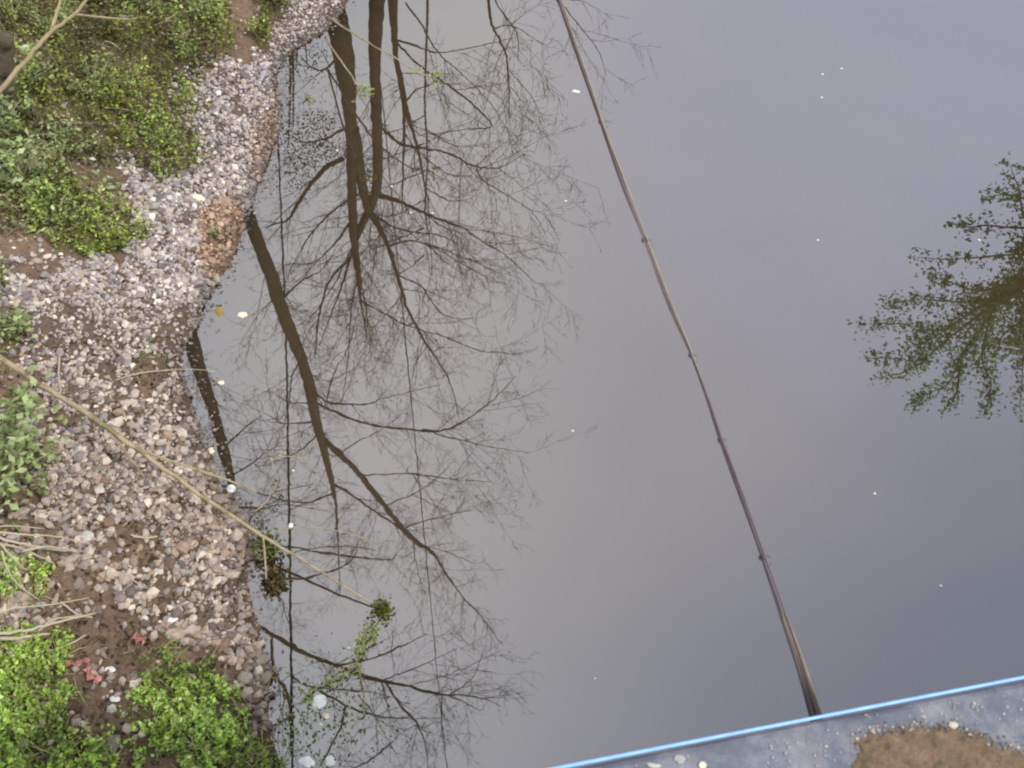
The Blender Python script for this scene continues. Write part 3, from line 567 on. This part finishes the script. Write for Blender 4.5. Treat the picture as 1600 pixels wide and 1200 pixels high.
# ------------------------------------------------------------------ trees, seen only in the mirror of the river
def mirror(px, py, r):
    d = rays([px], [py])[0]; h = math.hypot(d[0], d[1]); t_ = r/h
    return np.array((d[0]*t_, d[1]*t_, -H-d[2]*t_))
class Tree:
    def __init__(s, dist, label, seed, amt=1.0):
        s.D = dist; s.label = label; s.trunk = MB(); s.crown = MB(); s.known = []; s.rng = random.Random(seed); s.amt = amt; s.base = None
    def curve(s, pts, first=False, sides=None, spread=1.6, trunk=False):
        x0, y0 = pts[0][:2]
        if s.known and not first:
            kx = min(s.known, key=lambda q: (q[0]-x0)**2+(q[1]-y0)**2); o0 = kx[2]
        else: o0 = 0.0
        o1 = o0+(0 if trunk else s.rng.uniform(-spread, spread)); W_ = []; rr = []
        L_ = [0]
        for a, b in zip(pts[:-1], pts[1:]): L_.append(L_[-1]+math.hypot(b[0]-a[0], b[1]-a[1]))
        wl = pts[0][2]
        for i, p in enumerate(pts):
            o = o0+(o1-o0)*L_[i]/L_[-1]; wl = p[2] if len(p) > 2 else wl*.85
            q = mirror(p[0], p[1], s.D+o); W_.append(q)
            rr.append(wl*(.37 if wl > 20 else .46 if wl > 8 else .37)*np.linalg.norm(q-(0, 0, -H))/F); s.known.append((p[0], p[1], o))
        return np.array(W_), np.array(rr)
    def limb(s, pts, trunk=False, twigs=True, spread=1.6):
        W_, rr = s.curve(pts, trunk=trunk, spread=spread)
        if trunk and s.base is None:
            q = W_[0]; k = min(3, len(W_)-1); sl_ = (W_[k]-q)/max(W_[k][2]-q[2], .5); sl_ = np.clip(sl_, -.25, .25)
            b = q-sl_*q[2]; b[2] = hgt(b[:1], b[1:2])[0]-.1; s.base = b; W_ = np.vstack([b, (b+q)/2, W_]); rr = np.concatenate([[rr[0]*1.5, rr[0]*1.15], rr])
        c = smoothline(W_, 5); r_ = np.interp(np.linspace(0, 1, len(c)), np.linspace(0, 1, len(rr)), rr)
        jit = np.array([[s.rng.gauss(0, 1) for _ in range(3)] for _ in c])*np.minimum(r_, .012)[:, None]*.5; jit[0] = 0; c = c+jit
        tube(s.trunk if trunk else s.crown, c, r_, 10 if trunk else 5)
        if twigs: s.twigs(c, r_, 0)
    def twigs(s, c, r_, level):
        seg = np.linalg.norm(np.diff(c, axis=0), axis=1); tot = seg.sum()
        n_ = int(s.amt*(tot*(3.4 if level == 0 else 5.6 if level == 1 else 5))+1)
        for i in range(n_):
            u = s.rng.uniform(.25 if level == 0 else .12, 1)*(len(c)-1); k = min(int(u), len(c)-2); p = c[k]+(c[k+1]-c[k])*(u-k)
            T = nrm(c[k+1]-c[k]+1e-9); a = nrm(np.cross(T, [s.rng.gauss(0, 1) for _ in range(3)]))
            d = nrm(T*s.rng.uniform(.5, 1.0)+a*s.rng.uniform(.5, 1.0)+np.array((0, 0, .15)))
            ln = (s.rng.uniform(.5, 1.5) if level == 0 else s.rng.uniform(.25, .7) if level == 1 else s.rng.uniform(.1, .3))*min(1.4, .5+tot*.25)
            nseg = 4 if level < 2 else 2; q = [p]; dd_ = d
            for j in range(nseg):
                dd_ = nrm(dd_+np.array([s.rng.gauss(0, .10) for _ in range(3)])+np.array((0, 0, .05))); q.append(q[-1]+dd_*ln/nseg)
            q = np.array(q); r0 = min(r_[k]*.6, .010 if level == 0 else .006 if level == 1 else .0042)
            rq = np.linspace(max(r0*.85, .0026), .0018, len(q)); tube(s.crown, q, rq, 3, cap=False)
            if level < 2: s.twigs(q, rq, level+1)
    def build(s, name='bare_tree', bark=M_bark, tw=M_twig, cat='tree', group='bare trees mirrored in the river'):
        t_ = thing(name, s.base, s.label, cat, group); s.trunk.build('trunk', bark, t_, smooth=True); s.crown.build('crown', tw, t_); return t_

A = Tree(13.5, 'bare tree with twin thick trunks, mirrored darkest in the water at the top', 1)
A.limb([(519, 0, 40), (528, 40, 44), (538, 95, 42), (545, 150, 30), (549, 200, 24), (550, 250, 18), (550, 300, 15), (552, 360, 15), (556, 400, 12), (561, 440, 9), (566, 480, 5), (574, 530, 2)], trunk=True)
A.limb([(592, -20, 32), (587, 50, 28), (586, 110, 22), (588, 170, 18), (590, 230, 17), (589, 290, 16), (578, 325, 16), (562, 360, 12), (548, 400, 6), (522, 480, 3), (500, 540, 1.5)], trunk=True)
A.limb([(552, 200, 20), (559, 240, 17), (566, 290, 16), (575, 325, 15), (590, 350, 9), (606, 385, 8), (622, 435, 8), (634, 475, 7), (650, 510, 5), (672, 545, 4), (700, 590, 3), (712, 630, 2), (718, 660, 1)], trunk=True)
A.limb([(612, -10, 24), (615, 45, 12), (618, 90, 9), (628, 140, 11), (635, 175, 10), (648, 215, 7), (658, 260, 5), (668, 310, 3), (672, 350, 1.5)])
A.limb([(630, 150, 7), (631, 200, 6), (630, 260, 4), (628, 345, 1.5)])
for b in [[(597, 200, 6), (620, 222, 6), (640, 229, 6), (665, 232, 5), (700, 240, 5), (730, 255, 4), (757, 263, 3), (785, 260, 2), (820, 240, 1)],
          [(590, 305, 9), (625, 316, 8), (650, 327, 7), (680, 340, 6), (720, 355, 4), (755, 378, 3), (790, 400, 2), (835, 440, 1)],
          [(745, 256, 3), (752, 280, 3), (785, 300, 2), (830, 330, 1.5), (852, 365, 1)],
          [(618, 65, 5), (640, 88, 4), (660, 106, 4), (700, 133, 4), (735, 160, 4), (768, 197, 3), (730, 202, 2), (690, 208, 1.5), (655, 212, 1)],
          [(633, 160, 4), (650, 140, 3), (675, 132, 2), (700, 120, 1)], [(634, 5, 4), (660, 42, 4), (683, 80, 3), (720, 115, 2), (765, 160, 1.5), (800, 215, 1), (830, 260, .8)],
          [(612, 60, 6), (645, 70, 4), (680, 82, 3), (720, 78, 2), (800, 60, 1)],
          [(536, 248, 9), (510, 262, 9), (480, 296, 8), (462, 325, 7), (448, 344, 5), (415, 355, 3)], [(538, 200, 6), (515, 215, 5), (480, 222, 3), (450, 210, 2)],
          [(530, 90, 5), (500, 110, 4), (470, 90, 2)], [(548, 400, 6), (513, 443, 5), (497, 500, 4), (492, 560, 2)], [(560, 433, 4), (549, 483, 3), (543, 567, 2), (533, 640, 1)], [(565, 440, 4), (572, 480, 3), (580, 560, 1.5)],
          [(566, 470, 3), (600, 490, 3), (633, 507, 3), (693, 527, 2), (750, 547, 2), (817, 553, 1)], [(606, 385, 5), (640, 375, 4), (680, 388, 3), (720, 410, 2), (770, 440, 1.2)], [(590, 340, 6), (612, 352, 4), (640, 362, 3), (700, 372, 2), (760, 420, 1)],
          [(545, 350, 6), (520, 385, 4), (490, 410, 3), (460, 415, 2)], [(552, 380, 4), (530, 430, 3), (505, 470, 2), (470, 520, 1)], [(622, 430, 4), (660, 450, 3), (690, 490, 2), (740, 500, 1)], [(570, 300, 5), (520, 330, 4), (480, 375, 3), (450, 430, 1)]]:
    A.limb(b)
A.build()
B = Tree(13.0, 'bare tree with a leaning trunk, mirrored diagonally in the middle of the river edge', 2, .9)
B.limb([(380, 312, 26), (400, 370, 26), (420, 420, 27), (433, 460, 29), (450, 510, 27), (470, 560, 23), (485, 605, 19), (494, 655, 16), (505, 700, 13), (515, 735, 10), (521, 765, 8), (526, 810, 5), (529, 860, 3), (530, 930, 1.2)], trunk=True)
B.limb([(503, 685, 10), (533, 712, 10), (567, 748, 10), (600, 788, 9), (645, 843, 9), (676, 864, 6), (706, 909, 4), (734, 944, 3), (762, 978, 2), (784, 1006, 1)])
for b in [[(495, 628, 6), (517, 640, 6), (545, 652, 5), (587, 664, 5), (660, 673, 5), (700, 670, 4), (727, 657, 3), (760, 633, 2.5), (783, 613, 2), (807, 587, 1)], [(660, 673, 4), (720, 687, 3), (760, 697, 2), (828, 709, 1)],
          [(495, 617, 4), (517, 630, 4), (567, 632, 3), (600, 623, 2), (640, 613, 1.5), (690, 602, 1)], [(487, 630, 3), (450, 627, 2), (420, 610, 1)], [(493, 660, 4), (450, 661, 3), (420, 658, 1.5)], [(567, 743, 3), (633, 740, 3), (700, 747, 2), (767, 753, 1)],
          [(518, 755, 6), (550, 773, 5), (583, 797, 5), (615, 818, 4), (646, 842, 3)], [(600, 790, 3), (640, 775, 2.5), (672, 755, 1.5), (700, 730, 1)], [(530, 710, 3), (560, 690, 3), (600, 668, 1.5), (630, 645, 1)], [(470, 560, 4), (455, 590, 3), (450, 640, 2), (430, 700, 1)],
          [(500, 675, 4), (475, 700, 3), (440, 720, 2), (400, 730, 1)], [(522, 770, 4), (480, 785, 4), (440, 780, 3), (400, 770, 2)], [(655, 850, 3), (690, 860, 2), (740, 880, 1)], [(645, 843, 4), (650, 880, 2), (665, 930, 1)], [(506, 640, 3), (520, 590, 3), (545, 540, 2), (560, 480, 1)], [(440, 470, 5), (470, 440, 4), (505, 420, 2), (530, 380, 1)],
          [(630, 826, 4), (660, 815, 3), (700, 805, 2), (735, 798, 1)]]:
    B.limb(b)
B.build()
Cc = Tree(13.2, 'bare tree mirrored as a narrow dark trunk hugging the shore', 3, .9)
Cc.limb([(296, 520, 30), (306, 560, 29), (320, 602, 26), (337, 655, 21), (350, 705, 18), (360, 745, 14), (366, 790, 9), (378, 840, 7), (400, 880, 5)], trunk=True)
for b in [[(392, 860, 5), (422, 852, 5), (475, 858, 4), (552, 871, 4), (611, 873, 2), (618, 865, 1)], [(398, 880, 5), (430, 900, 5), (475, 904, 5), (531, 888, 4), (552, 870, 2), (560, 845, 1)],
          [(360, 745, 4), (400, 720, 3), (440, 690, 1.5)], [(378, 840, 4), (400, 800, 3), (450, 790, 2), (520, 800, 1)], [(350, 700, 4), (380, 670, 3), (410, 650, 1.5)], [(415, 890, 3), (440, 940, 2), (455, 980, 1)]]:
    Cc.limb(b)
Cc.build()
Dd = Tree(7.0, 'bare tree overhanging the river from the near left bank, mirrored at the bottom', 4, .8)
q0 = G(-330, 820); 
W0, r0 = Dd.curve([(400, 975, 9), (422, 990, 8)], trunk=True); top = W0[0]
Dd.base = q0-(0, 0, .1); side = smoothline([Dd.base, q0+(0.1, .1, 3.2), q0*.75+top*.25+(0, 0, 1.2), top], 6)
tube(Dd.trunk, side, np.linspace(.16, .035, len(side)), 10)
for b in [[(400, 975, 8), (422, 990, 8), (457, 1011, 9), (492, 1028, 8), (524, 1039, 8), (566, 1056, 7), (608, 1067, 7), (667, 1081, 5), (706, 1086, 4), (751, 1091, 2.5), (782, 1103, 1)],
          [(524, 1039, 5), (580, 1028, 4), (632, 1007, 3), (664, 990, 1.5)], [(604, 1070, 5), (632, 1109, 5), (653, 1133, 4), (667, 1179, 2), (670, 1230, 1)], [(600, 1062, 3), (660, 1040, 2), (713, 1014, 1)], [(704, 1084, 3), (737, 1060, 2), (750, 1030, 1.5), (756, 1010, 1)],
          [(424, 990, 6), (428, 1050, 8), (445, 1075, 8), (453, 1110, 6), (455, 1180, 4)], [(454, 1053, 5), (475, 1070, 4), (510, 1077, 3), (580, 1082, 2), (640, 1100, 1)], [(500, 1082, 5), (541, 1102, 5), (580, 1116, 4), (632, 1123, 2), (660, 1122, 1)], [(541, 1102, 5), (528, 1147, 4), (500, 1195, 3)],
          [(615, 1158, 3), (580, 1186, 3), (545, 1205, 2)], [(700, 1086, 3), (730, 1100, 2), (752, 1110, 1)], [(690, 1085, 3), (690, 1130, 2), (692, 1180, 1)], [(560, 1085, 3), (585, 1120, 2), (590, 1180, 1.5)]]:
    Dd.limb(b, spread=.6)
Dd.build()
E = Tree(16.0, 'farther bare tree beyond the top of the picture, only its branch tips mirrored', 5, .8)
E.limb([(745, -190, 26), (752, -130, 18), (758, -70, 12), (762, -20, 8)], trunk=True, twigs=False)
for b in [[(762, -20, 6), (765, 20, 6), (770, 43, 5), (780, 62, 5), (790, 83, 4), (795, 133, 3), (796, 190, 1)], [(764, -25, 4), (780, 13, 3), (807, 50, 3), (810, 90, 1.5)], [(760, -60, 6), (830, -40, 5), (868, -5, 4), (882, 30, 3), (892, 60, 1.5)], [(868, -5, 3), (905, 40, 2), (935, 80, 1.5), (948, 120, .8)], [(770, 45, 3), (800, 40, 2), (850, 70, 1)], [(795, 110, 2), (830, 150, 1.5), (850, 190, 1)]]:
    E.limb(b)
E.build()
# twiggy haze farther back behind tree A
Hh = Tree(19.0, 'slender background tree with a hazy twig crown, mirrored behind the twin trunks', 6, 1.2)
Hh.limb([(668, 30, 5), (664, 150, 4), (668, 250, 3.5), (664, 330, 3), (672, 380, 2), (675, 430, 1.5)], trunk=True, twigs=False)
for i in range(11):
    y = 180+i*22; sgn = 1 if i % 2 else -1; ln = random.uniform(60, 130)
    Hh.limb([(663, y, 3), (663+sgn*ln*.5, y+25, 2), (663+sgn*ln, y+random.uniform(10, 60), 1)])
Hh.build()
# evergreen scrub at the foot of tree A (mirrored as dark blotches near the shore)
def scrub(spots, D_, label, n, size, sp):
    P = []; base = None
    for (x, y) in spots:
        q = mirror(x, y, D_); base = q if base is None else base
        P.append(q+RNG.normal(size=(n, 3))*sp)
    P = np.vstack(P); b = np.array((*P.mean(0)[:2], 0)); b[2] = hgt(b[:1], b[1:2])[0]
    t_ = thing('evergreen_shrub', b, label, 'shrub'); mb = MB(); leaves(mb, P, size, [(.025, .035, .02), (.04, .05, .03), (.06, .06, .045)], up=.3); mb.build('foliage', M_leaf, t_)
    mb = MB()
    for (x, y) in spots[:2]: tube(mb, smoothline([b-(0, 0, .1), (b+mirror(x, y, D_))/2+(0, 0, .3), mirror(x, y, D_)], 4), np.linspace(.03, .008, 9), 5)
    mb.build('stem', M_bark, t_)
scrub([(450, 235), (458, 200), (475, 255), (490, 240), (505, 190), (462, 270), (500, 225), (520, 235), (485, 195)], 12.6, 'dark evergreen shrub at the foot of the twin trunked tree', 110, .05, .15)
scrub([(462, 110), (480, 100), (470, 85), (500, 120), (495, 90)], 13.4, 'small evergreen shrub left of the twin trunked tree', 40, .05, .2)
# leafy tree on the right bank
SPR = [([(1640, 395), (1600, 396), (1540, 401), (1490, 405), (1432, 402)], 5, 150), ([(1640, 350), (1590, 356), (1540, 352), (1512, 355), (1484, 350)], 6, 130), ([(1640, 320), (1600, 310), (1570, 305), (1538, 308)], 7, 130), ([(1640, 340), (1602, 335), (1592, 295), (1578, 258)], 6, 100),
       ([(1640, 400), (1580, 445), (1520, 452), (1480, 440), (1452, 428)], 9, 300), ([(1600, 440), (1540, 470), (1470, 470), (1430, 468), (1383, 477)], 9, 300), ([(1600, 450), (1530, 480), (1470, 515), (1400, 505), (1342, 508)], 9, 330), ([(1560, 470), (1480, 530), (1440, 562), (1400, 560), (1355, 558)], 8, 230),
       ([(1450, 560), (1410, 582), (1368, 590)], 7, 90), ([(1540, 500), (1500, 560), (1480, 600), (1440, 620), (1428, 634)], 10, 260), ([(1500, 570), (1495, 610), (1482, 640)], 8, 90), ([(1550, 480), (1535, 560), (1548, 600), (1538, 645)], 9, 240), ([(1620, 440), (1600, 520), (1598, 570), (1594, 642)], 9, 240),
       ([(1640, 410), (1580, 450), (1520, 485), (1455, 530), (1430, 540)], 19, 800), ([(1600, 430), (1560, 470), (1530, 520), (1500, 570)], 19, 800), ([(1640, 430), (1600, 480), (1590, 540)], 18, 500), ([(1640, 360), (1600, 380), (1600, 420)], 14, 300), ([(1640, 480), (1570, 520), (1560, 560)], 12, 200)]
RT = Tree(11.0, 'leafy tree on the right bank, mirrored at the right edge', 8); RT.base = None
tw_ = MB(); lf = MB()
root = mirror(1760, 470, 12.5); base = np.array((root[0]+1.6, root[1]-.2, 0)); base[2] = hgt(base[:1], base[1:2])[0]-.1
tt = thing('leafy_tree', base, 'leafy green tree leaning from the right bank, mirrored at the right edge', 'tree')
tk = MB(); tube(tk, smoothline([base, base*.5+root*.5+(.2, 0, 0), root, root+(.1, .1, 1.2), root+(.5, .3, 3.2)], 6), np.linspace(.2, .015, 25), 10); tk.build('trunk', M_bark, tt, smooth=True)
for pts, sp, n_ in SPR:
    o0, o1 = random.uniform(-.5, .5), random.uniform(-1.2, 1.2); W_ = np.array([mirror(x, y, 12.5+o0+(o1-o0)*i/len(pts)) for i, (x, y) in enumerate(pts)])
    if pts[0][0] >= 1590:
        tube(tw_, smoothline([root+(0, 0, random.uniform(-1, 1)), W_[0]], 4), np.linspace(.05, .02, 5), 5)
    c = smoothline(W_, 6); tube(tw_, c, np.linspace(.02, .004, len(c)), 5)
    n_ = int(n_*(2.0 if sp < 12 else 1.6)); k = RNG.integers(0, len(c), n_); s_ = sp*.0064
    ctr = c[k]+RNG.normal(size=(n_, 3))*s_; ctr = np.round(ctr/.16)*.16+RNG.normal(size=(n_, 3))*.036     # leaves gather in small sprays
    _dx, _dy = proj(ctr); ctr = ctr[~((_dx > -50) & (_dx < 1660) & (_dy > -60) & (_dy < 1300))]; n_ = len(ctr)
    leaves(lf, ctr, .076*RNG.uniform(.6, 1.2, n_), [(.14, .28, .10), (.19, .37, .14), (.09, .19, .07), (.24, .40, .16)], up=.5)
# the rest of the crown beyond the frame
Pm = root+RNG.normal(size=(9000, 3))*np.array((1.3, 1.2, 1.5))+np.array((2.4, 0.8, .8)); _mx, _my = proj(Pm*np.array((1, 1, -1))); _dx, _dy = proj(Pm); _fr = ((Pm-O) @ R)[:, 2] > .1; Pm = Pm[(_mx > 1650) & ~(_fr & (_dx < 1680) & (_dy > -120))]
leaves(lf, Pm, .10, [(.055, .10, .03), (.08, .13, .04), (.04, .07, .03)], up=.5)
M_tleaf = mat('tree_leaf', tint=True, rough=.6, trans=.55, spec=.2)
cb = tw_.build('branch', M_twig, tt); lf.build('crown', M_tleaf, tt)

# ------------------------------------------------------------------ overhead wire seen as a mirrored line
def wire_pt(px, py, z):
    d = rays([px], [py])[0]; t_ = (H+z)/(-d[2]); return np.array((d[0]*t_, d[1]*t_, z))
pw = [wire_pt(x, y, 9.0+.0*y) for x, y in [(428, -60), (436, 250), (446, 500), (452, 800), (457, 1190), (462, 1500)]]
d0 = pw[0]-pw[1]; pw = [pw[0]+nrm(d0)*14]+pw
mb = MB(); tube(mb, smoothline(pw, 6), .021, 6); tag(mb.build('power_line', M_wire, origin=pw[3]), 'overhead wire above the left shore, mirrored as a thin dark line', 'wire')

# ------------------------------------------------------------------ cable bundle strung over the river
CZ = H-2.0
CP = [(845, -95), (875, 0, 8), (905, 90, 9), (940, 190, 9), (975, 290, 12), (1008, 375, 10), (1046, 475, 9), (1080, 555, 7), (1105, 622, 8), (1126, 687, 8), (1158, 775, 13), (1192, 870, 13), (1226, 970, 18), (1252, 1045, 21), (1272, 1112, 25), (1300, 1215, 30)]
CP = [(690, -560), (775, -290)]+CP
zc = H-np.interp([p[1] for p in CP], [0, 1215], [1.38, 1.92]); zc[0] = zc[1] = zc[2] = H-1.36
P3 = at_z([p[0] for p in CP], [p[1] for p in CP], zc); far = P3[0]+nrm((P3[0]-P3[1])*np.array((1, 1, .6)))*10
P3 = np.vstack([far, P3]); WD = [3, 4, 5, 7]+[p[2] for p in CP[3:]]
line = smoothline(P3, 8); wid = np.interp(np.linspace(0, 1, len(line)), np.linspace(0, 1, len(WD)), WD)
wm = wid*np.array([mpp(q) for q in line])*.42
tt = thing('cable_bundle', P3[-2], 'bundle of dark and faded cables strung from the concrete ledge across the river', 'cable')
T = np.gradient(line, axis=0); T /= np.linalg.norm(T, axis=1)[:, None]; S = np.cross(T, (0, 0, 1)); S /= -np.linalg.norm(S, axis=1)[:, None]
s = np.concatenate([[0], np.cumsum(np.linalg.norm(np.diff(line, axis=0), axis=1))])
strands = [(-.85, M_cable, .0022), (-.42, M_cable2, .0019), (.0, M_cable, .0020), (.5, M_cable2, .0024), (.92, M_cable3, .0017), (-.15, M_cable2, .0020)]
for j, (o_, m_, r_) in enumerate(strands):
    mb = MB(); w_ = o_*(wm-.002)+.0016*np.sin(s*(2.3+j)+j*1.7)+.0008*np.sin(s*(9+2*j)+j)
    c = line+S*w_[:, None]+np.array((0, 0, 1))*(.003*np.cos(s*1.7+j*2))[:, None]
    tube(mb, c, r_, 6); mb.build('strand', m_, tt, smooth=True)
# extra olive strands fanning out next to the ledge
k0 = len(line)-26
for j, o_ in enumerate((-.6, -.2, .2, .45, .7, 1.0)):
    mb = MB(); k = np.arange(k0, len(line)); w_ = o_*(wm[k]-.001)*np.linspace(.4, 1.25, len(k)); c = line[k]+S[k]*w_[:, None]-np.array((0, 0, .002)); tube(mb, c, .0022+.0006*(j % 2), 5)
    mb.build('strand', M_cable3 if j % 2 else M_cable2, tt, smooth=True)
for (x, y) in [(940, 192), (1007, 377), (1081, 558), (1124, 686), (1191, 872), (1203, 880), (946, 200)][:5]:
    lx, ly = proj(line); i = int(np.argmin(np.hypot(lx-x, ly-y))); p = line[i]; w_ = wm[i]
    mb = MB(); tube(mb, [p-T[i]*.006, p+T[i]*.006], w_*.7, 8); a = p+S[i]*w_
    tube(mb, [a, a+S[i]*.008+T[i]*.004], .0010, 4); tube(mb, [a+T[i]*.02, a+T[i]*.018+S[i]*.006], .0009, 4)
    tube(mb, [p-S[i]*(w_*.9+.001)-T[i]*.004, p-S[i]*(w_*.9+.001)+T[i]*.006], .0022, 6)
    mb.build('clamp', M_clamp, tt)

# ------------------------------------------------------------------ concrete bridge ledge with blue hose and dirt
LZ = H-1.5
e1, e2 = at_z([886, 1600], [1199, 1060], LZ); u = nrm(e2-e1); back = np.array((u[1], -u[0], 0)); back = back if back[1] < 0 else -back
br = thing('bridge_ledge', e1, 'grey concrete bridge ledge with stains in the bottom right corner', 'bridge')
mb = MB(); nL, nB = 160, 22; V = []; f = []
a0, a1 = -7.0, 9.0
prof = [(0.0, -.30), (0.0, -.012), (.006, -.003), (.014, 0)]+[(t_, 0) for t_ in np.linspace(.05, 2.2, 14)]+[(2.2, -.30)]
ls = np.concatenate([np.linspace(a0, -.2, 20), np.linspace(-.15, 1.3, 120), np.linspace(1.4, a1, 20)])
for a in ls:
    for (b_, z_) in prof:
        w_ = (fnoise(np.array([a]), np.array([b_]), 9, 81)[0]-.5)*.006 if z_ == 0 else 0
        V.append(e1+u*a+back*b_+np.array((0, 0, z_+w_)))
m_ = len(prof)
for i in range(len(ls)-1):
    for j in range(m_): j2 = (j+1) % m_; f.append((i*m_+j, i*m_+j2, (i+1)*m_+j2, (i+1)*m_+j))
f.append(tuple(range(m_))); f.append(tuple(range((len(ls)-1)*m_, len(ls)*m_))[::-1])
mb.add(V, f); mb.build('slab', M_conc, br)
mb = MB(); hs = np.linspace(a0, a1, 120); c = np.array([e1+u*a-back*.001+np.array((0, 0, .0032+.0006*math.sin(a*5))) for a in hs]); tube(mb, c, .0026, 10)
tag(mb.build('blue_hose', M_blue, smooth=True, origin=e1), 'thin light blue hose running along the edge of the concrete ledge', 'hose')
# dirt heap
DP = [(1335, 1165), (1355, 1150), (1385, 1146), (1410, 1140), (1430, 1136), (1470, 1136), (1500, 1146), (1530, 1150), (1545, 1164), (1590, 1170), (1622, 1200), (1640, 1250), (1612, 1310), (1540, 1352), (1450, 1362), (1370, 1330), (1335, 1270), (1328, 1215)]
xs, ys = np.meshgrid(np.arange(1310, 1660, 2.5), np.arange(1120, 1390, 2.5)); sh = xs.shape; xs = xs.ravel(); ys = ys.ravel()
P = at_z(xs, ys, LZ); jx = xs+(fnoise(xs, ys, .16, 91)-.5)*30; jy = ys+(fnoise(xs, ys, .16, 95)-.5)*30
poly = np.array(DP, float); d_ = np.where(inside(jx, jy, poly), 1, -1)*pdist(jx, jy, np.vstack([poly, poly[:1]]))
P[:, 2] = LZ+np.where(d_ > 0, .0008+.010*(1-np.exp(-np.maximum(d_, 0)/26))+.007*(fnoise(xs, ys, .15, 97)-.5)*np.clip(d_/10, 0, 1), -.012)
ii = (np.arange(sh[0]-1)[:, None]*sh[1]+np.arange(sh[1]-1)).ravel(); q = np.stack([ii, ii+1, ii+sh[1]+1, ii+sh[1]], 1); q = q[(d_[q] > -3).all(1)]
mb = MB(); mb.bulk(P, q, np.ones((len(P), 3))); tag(mb.build('dirt_heap', M_dirt, smooth=True), 'brown dirt heap with moss on the concrete ledge at the bottom right corner', 'dirt')
# pale grit around the dirt and on the ledge
n_ = 210; th = RNG.uniform(0, 1, n_); k = (th*8.99).astype(int); fr_ = th*8.99-k; bp = np.array(DP[:10], float); c2 = bp[k]*(1-fr_)[:, None]+bp[k+1]*fr_[:, None]
kk = fnoise(c2[:, 0], c2[:, 1]*0, .03, 7, 2); x = c2[:, 0]+RNG.normal(0, 10, n_); y = c2[:, 1]+4-np.abs(RNG.normal(0, 16, n_)); x = np.where(kk > .45, x, RNG.uniform(1200, 1640, n_)); y = np.where(kk > .45, y, 1199-(x-886)*.196+RNG.uniform(20, 100, n_)); x2 = RNG.uniform(900, 1640, 60); y2 = 1199-(x2-886)*.196+RNG.uniform(15, 90, 60)
x, y = np.concatenate([x, x2]), np.concatenate([y, y2]); P = at_z(x, y, LZ+.001); r = np.concatenate([RNG.uniform(.0008, .0028, n_), RNG.uniform(.0005, .0014, 60)])
cl = np.array([(.45, .40, .34), (.36, .33, .31), (.52, .48, .36)])[RNG.integers(3, size=len(P))]
mb = MB(); mb.bulk(*stones(P, r, cl)); tag(mb.build('grit', M_stone), 'pale grit scattered round the dirt on the concrete ledge', 'grit', kind='stuff')
n_ = 700; k = RNG.integers(0, 17, n_); fr_ = RNG.random(n_); bp = np.array(DP[:18], float); c2 = bp[k]*(1-fr_)[:, None]+bp[k+1]*fr_[:, None]+RNG.normal(size=(n_, 2))*7
P = at_z(c2[:, 0], c2[:, 1], LZ+.001); mb = MB(); mb.bulk(*stones(P, RNG.uniform(.0008, .003, n_), np.array([(.17, .13, .09), (.10, .08, .05), (.22, .17, .12)])[RNG.integers(3, size=n_)]))
tag(mb.build('dirt_crumbs', M_stone), 'brown dirt crumbs along the rim of the heap on the ledge', 'crumbs', kind='stuff')
def chip(px, py, w, h, m, label):
    p = at_z([px], [py], LZ+.002)[0]; s_ = mpp(p); v = IV2*(1+RNG.uniform(-.25, .25, (len(IV2), 1)))*np.array((w*s_*.5, h*s_*.5, h*s_*.25)); mb = MB(); mb.add(v+p, IF2); tag(mb.build('stone_chip', m, origin=p), label, 'chip')
chip(1098, 1195, 12, 9, M_cream, 'round cream chip on the ledge at the bottom edge')
chip(1022, 1196, 20, 7, mat('chip_grey', (.42, .40, .36)), 'flat pale chip on the ledge near the hose, leftmost one')
chip(1062, 1186, 16, 12, mat('chip_pale', (.33, .32, .32)), 'greyish mortar crumb on the ledge between hose and cream chip')
chip(1490, 1133, 12, 9, mat('chip_tan', (.5, .45, .36)), 'tan chip at the top rim of the dirt heap')
print('trees done')
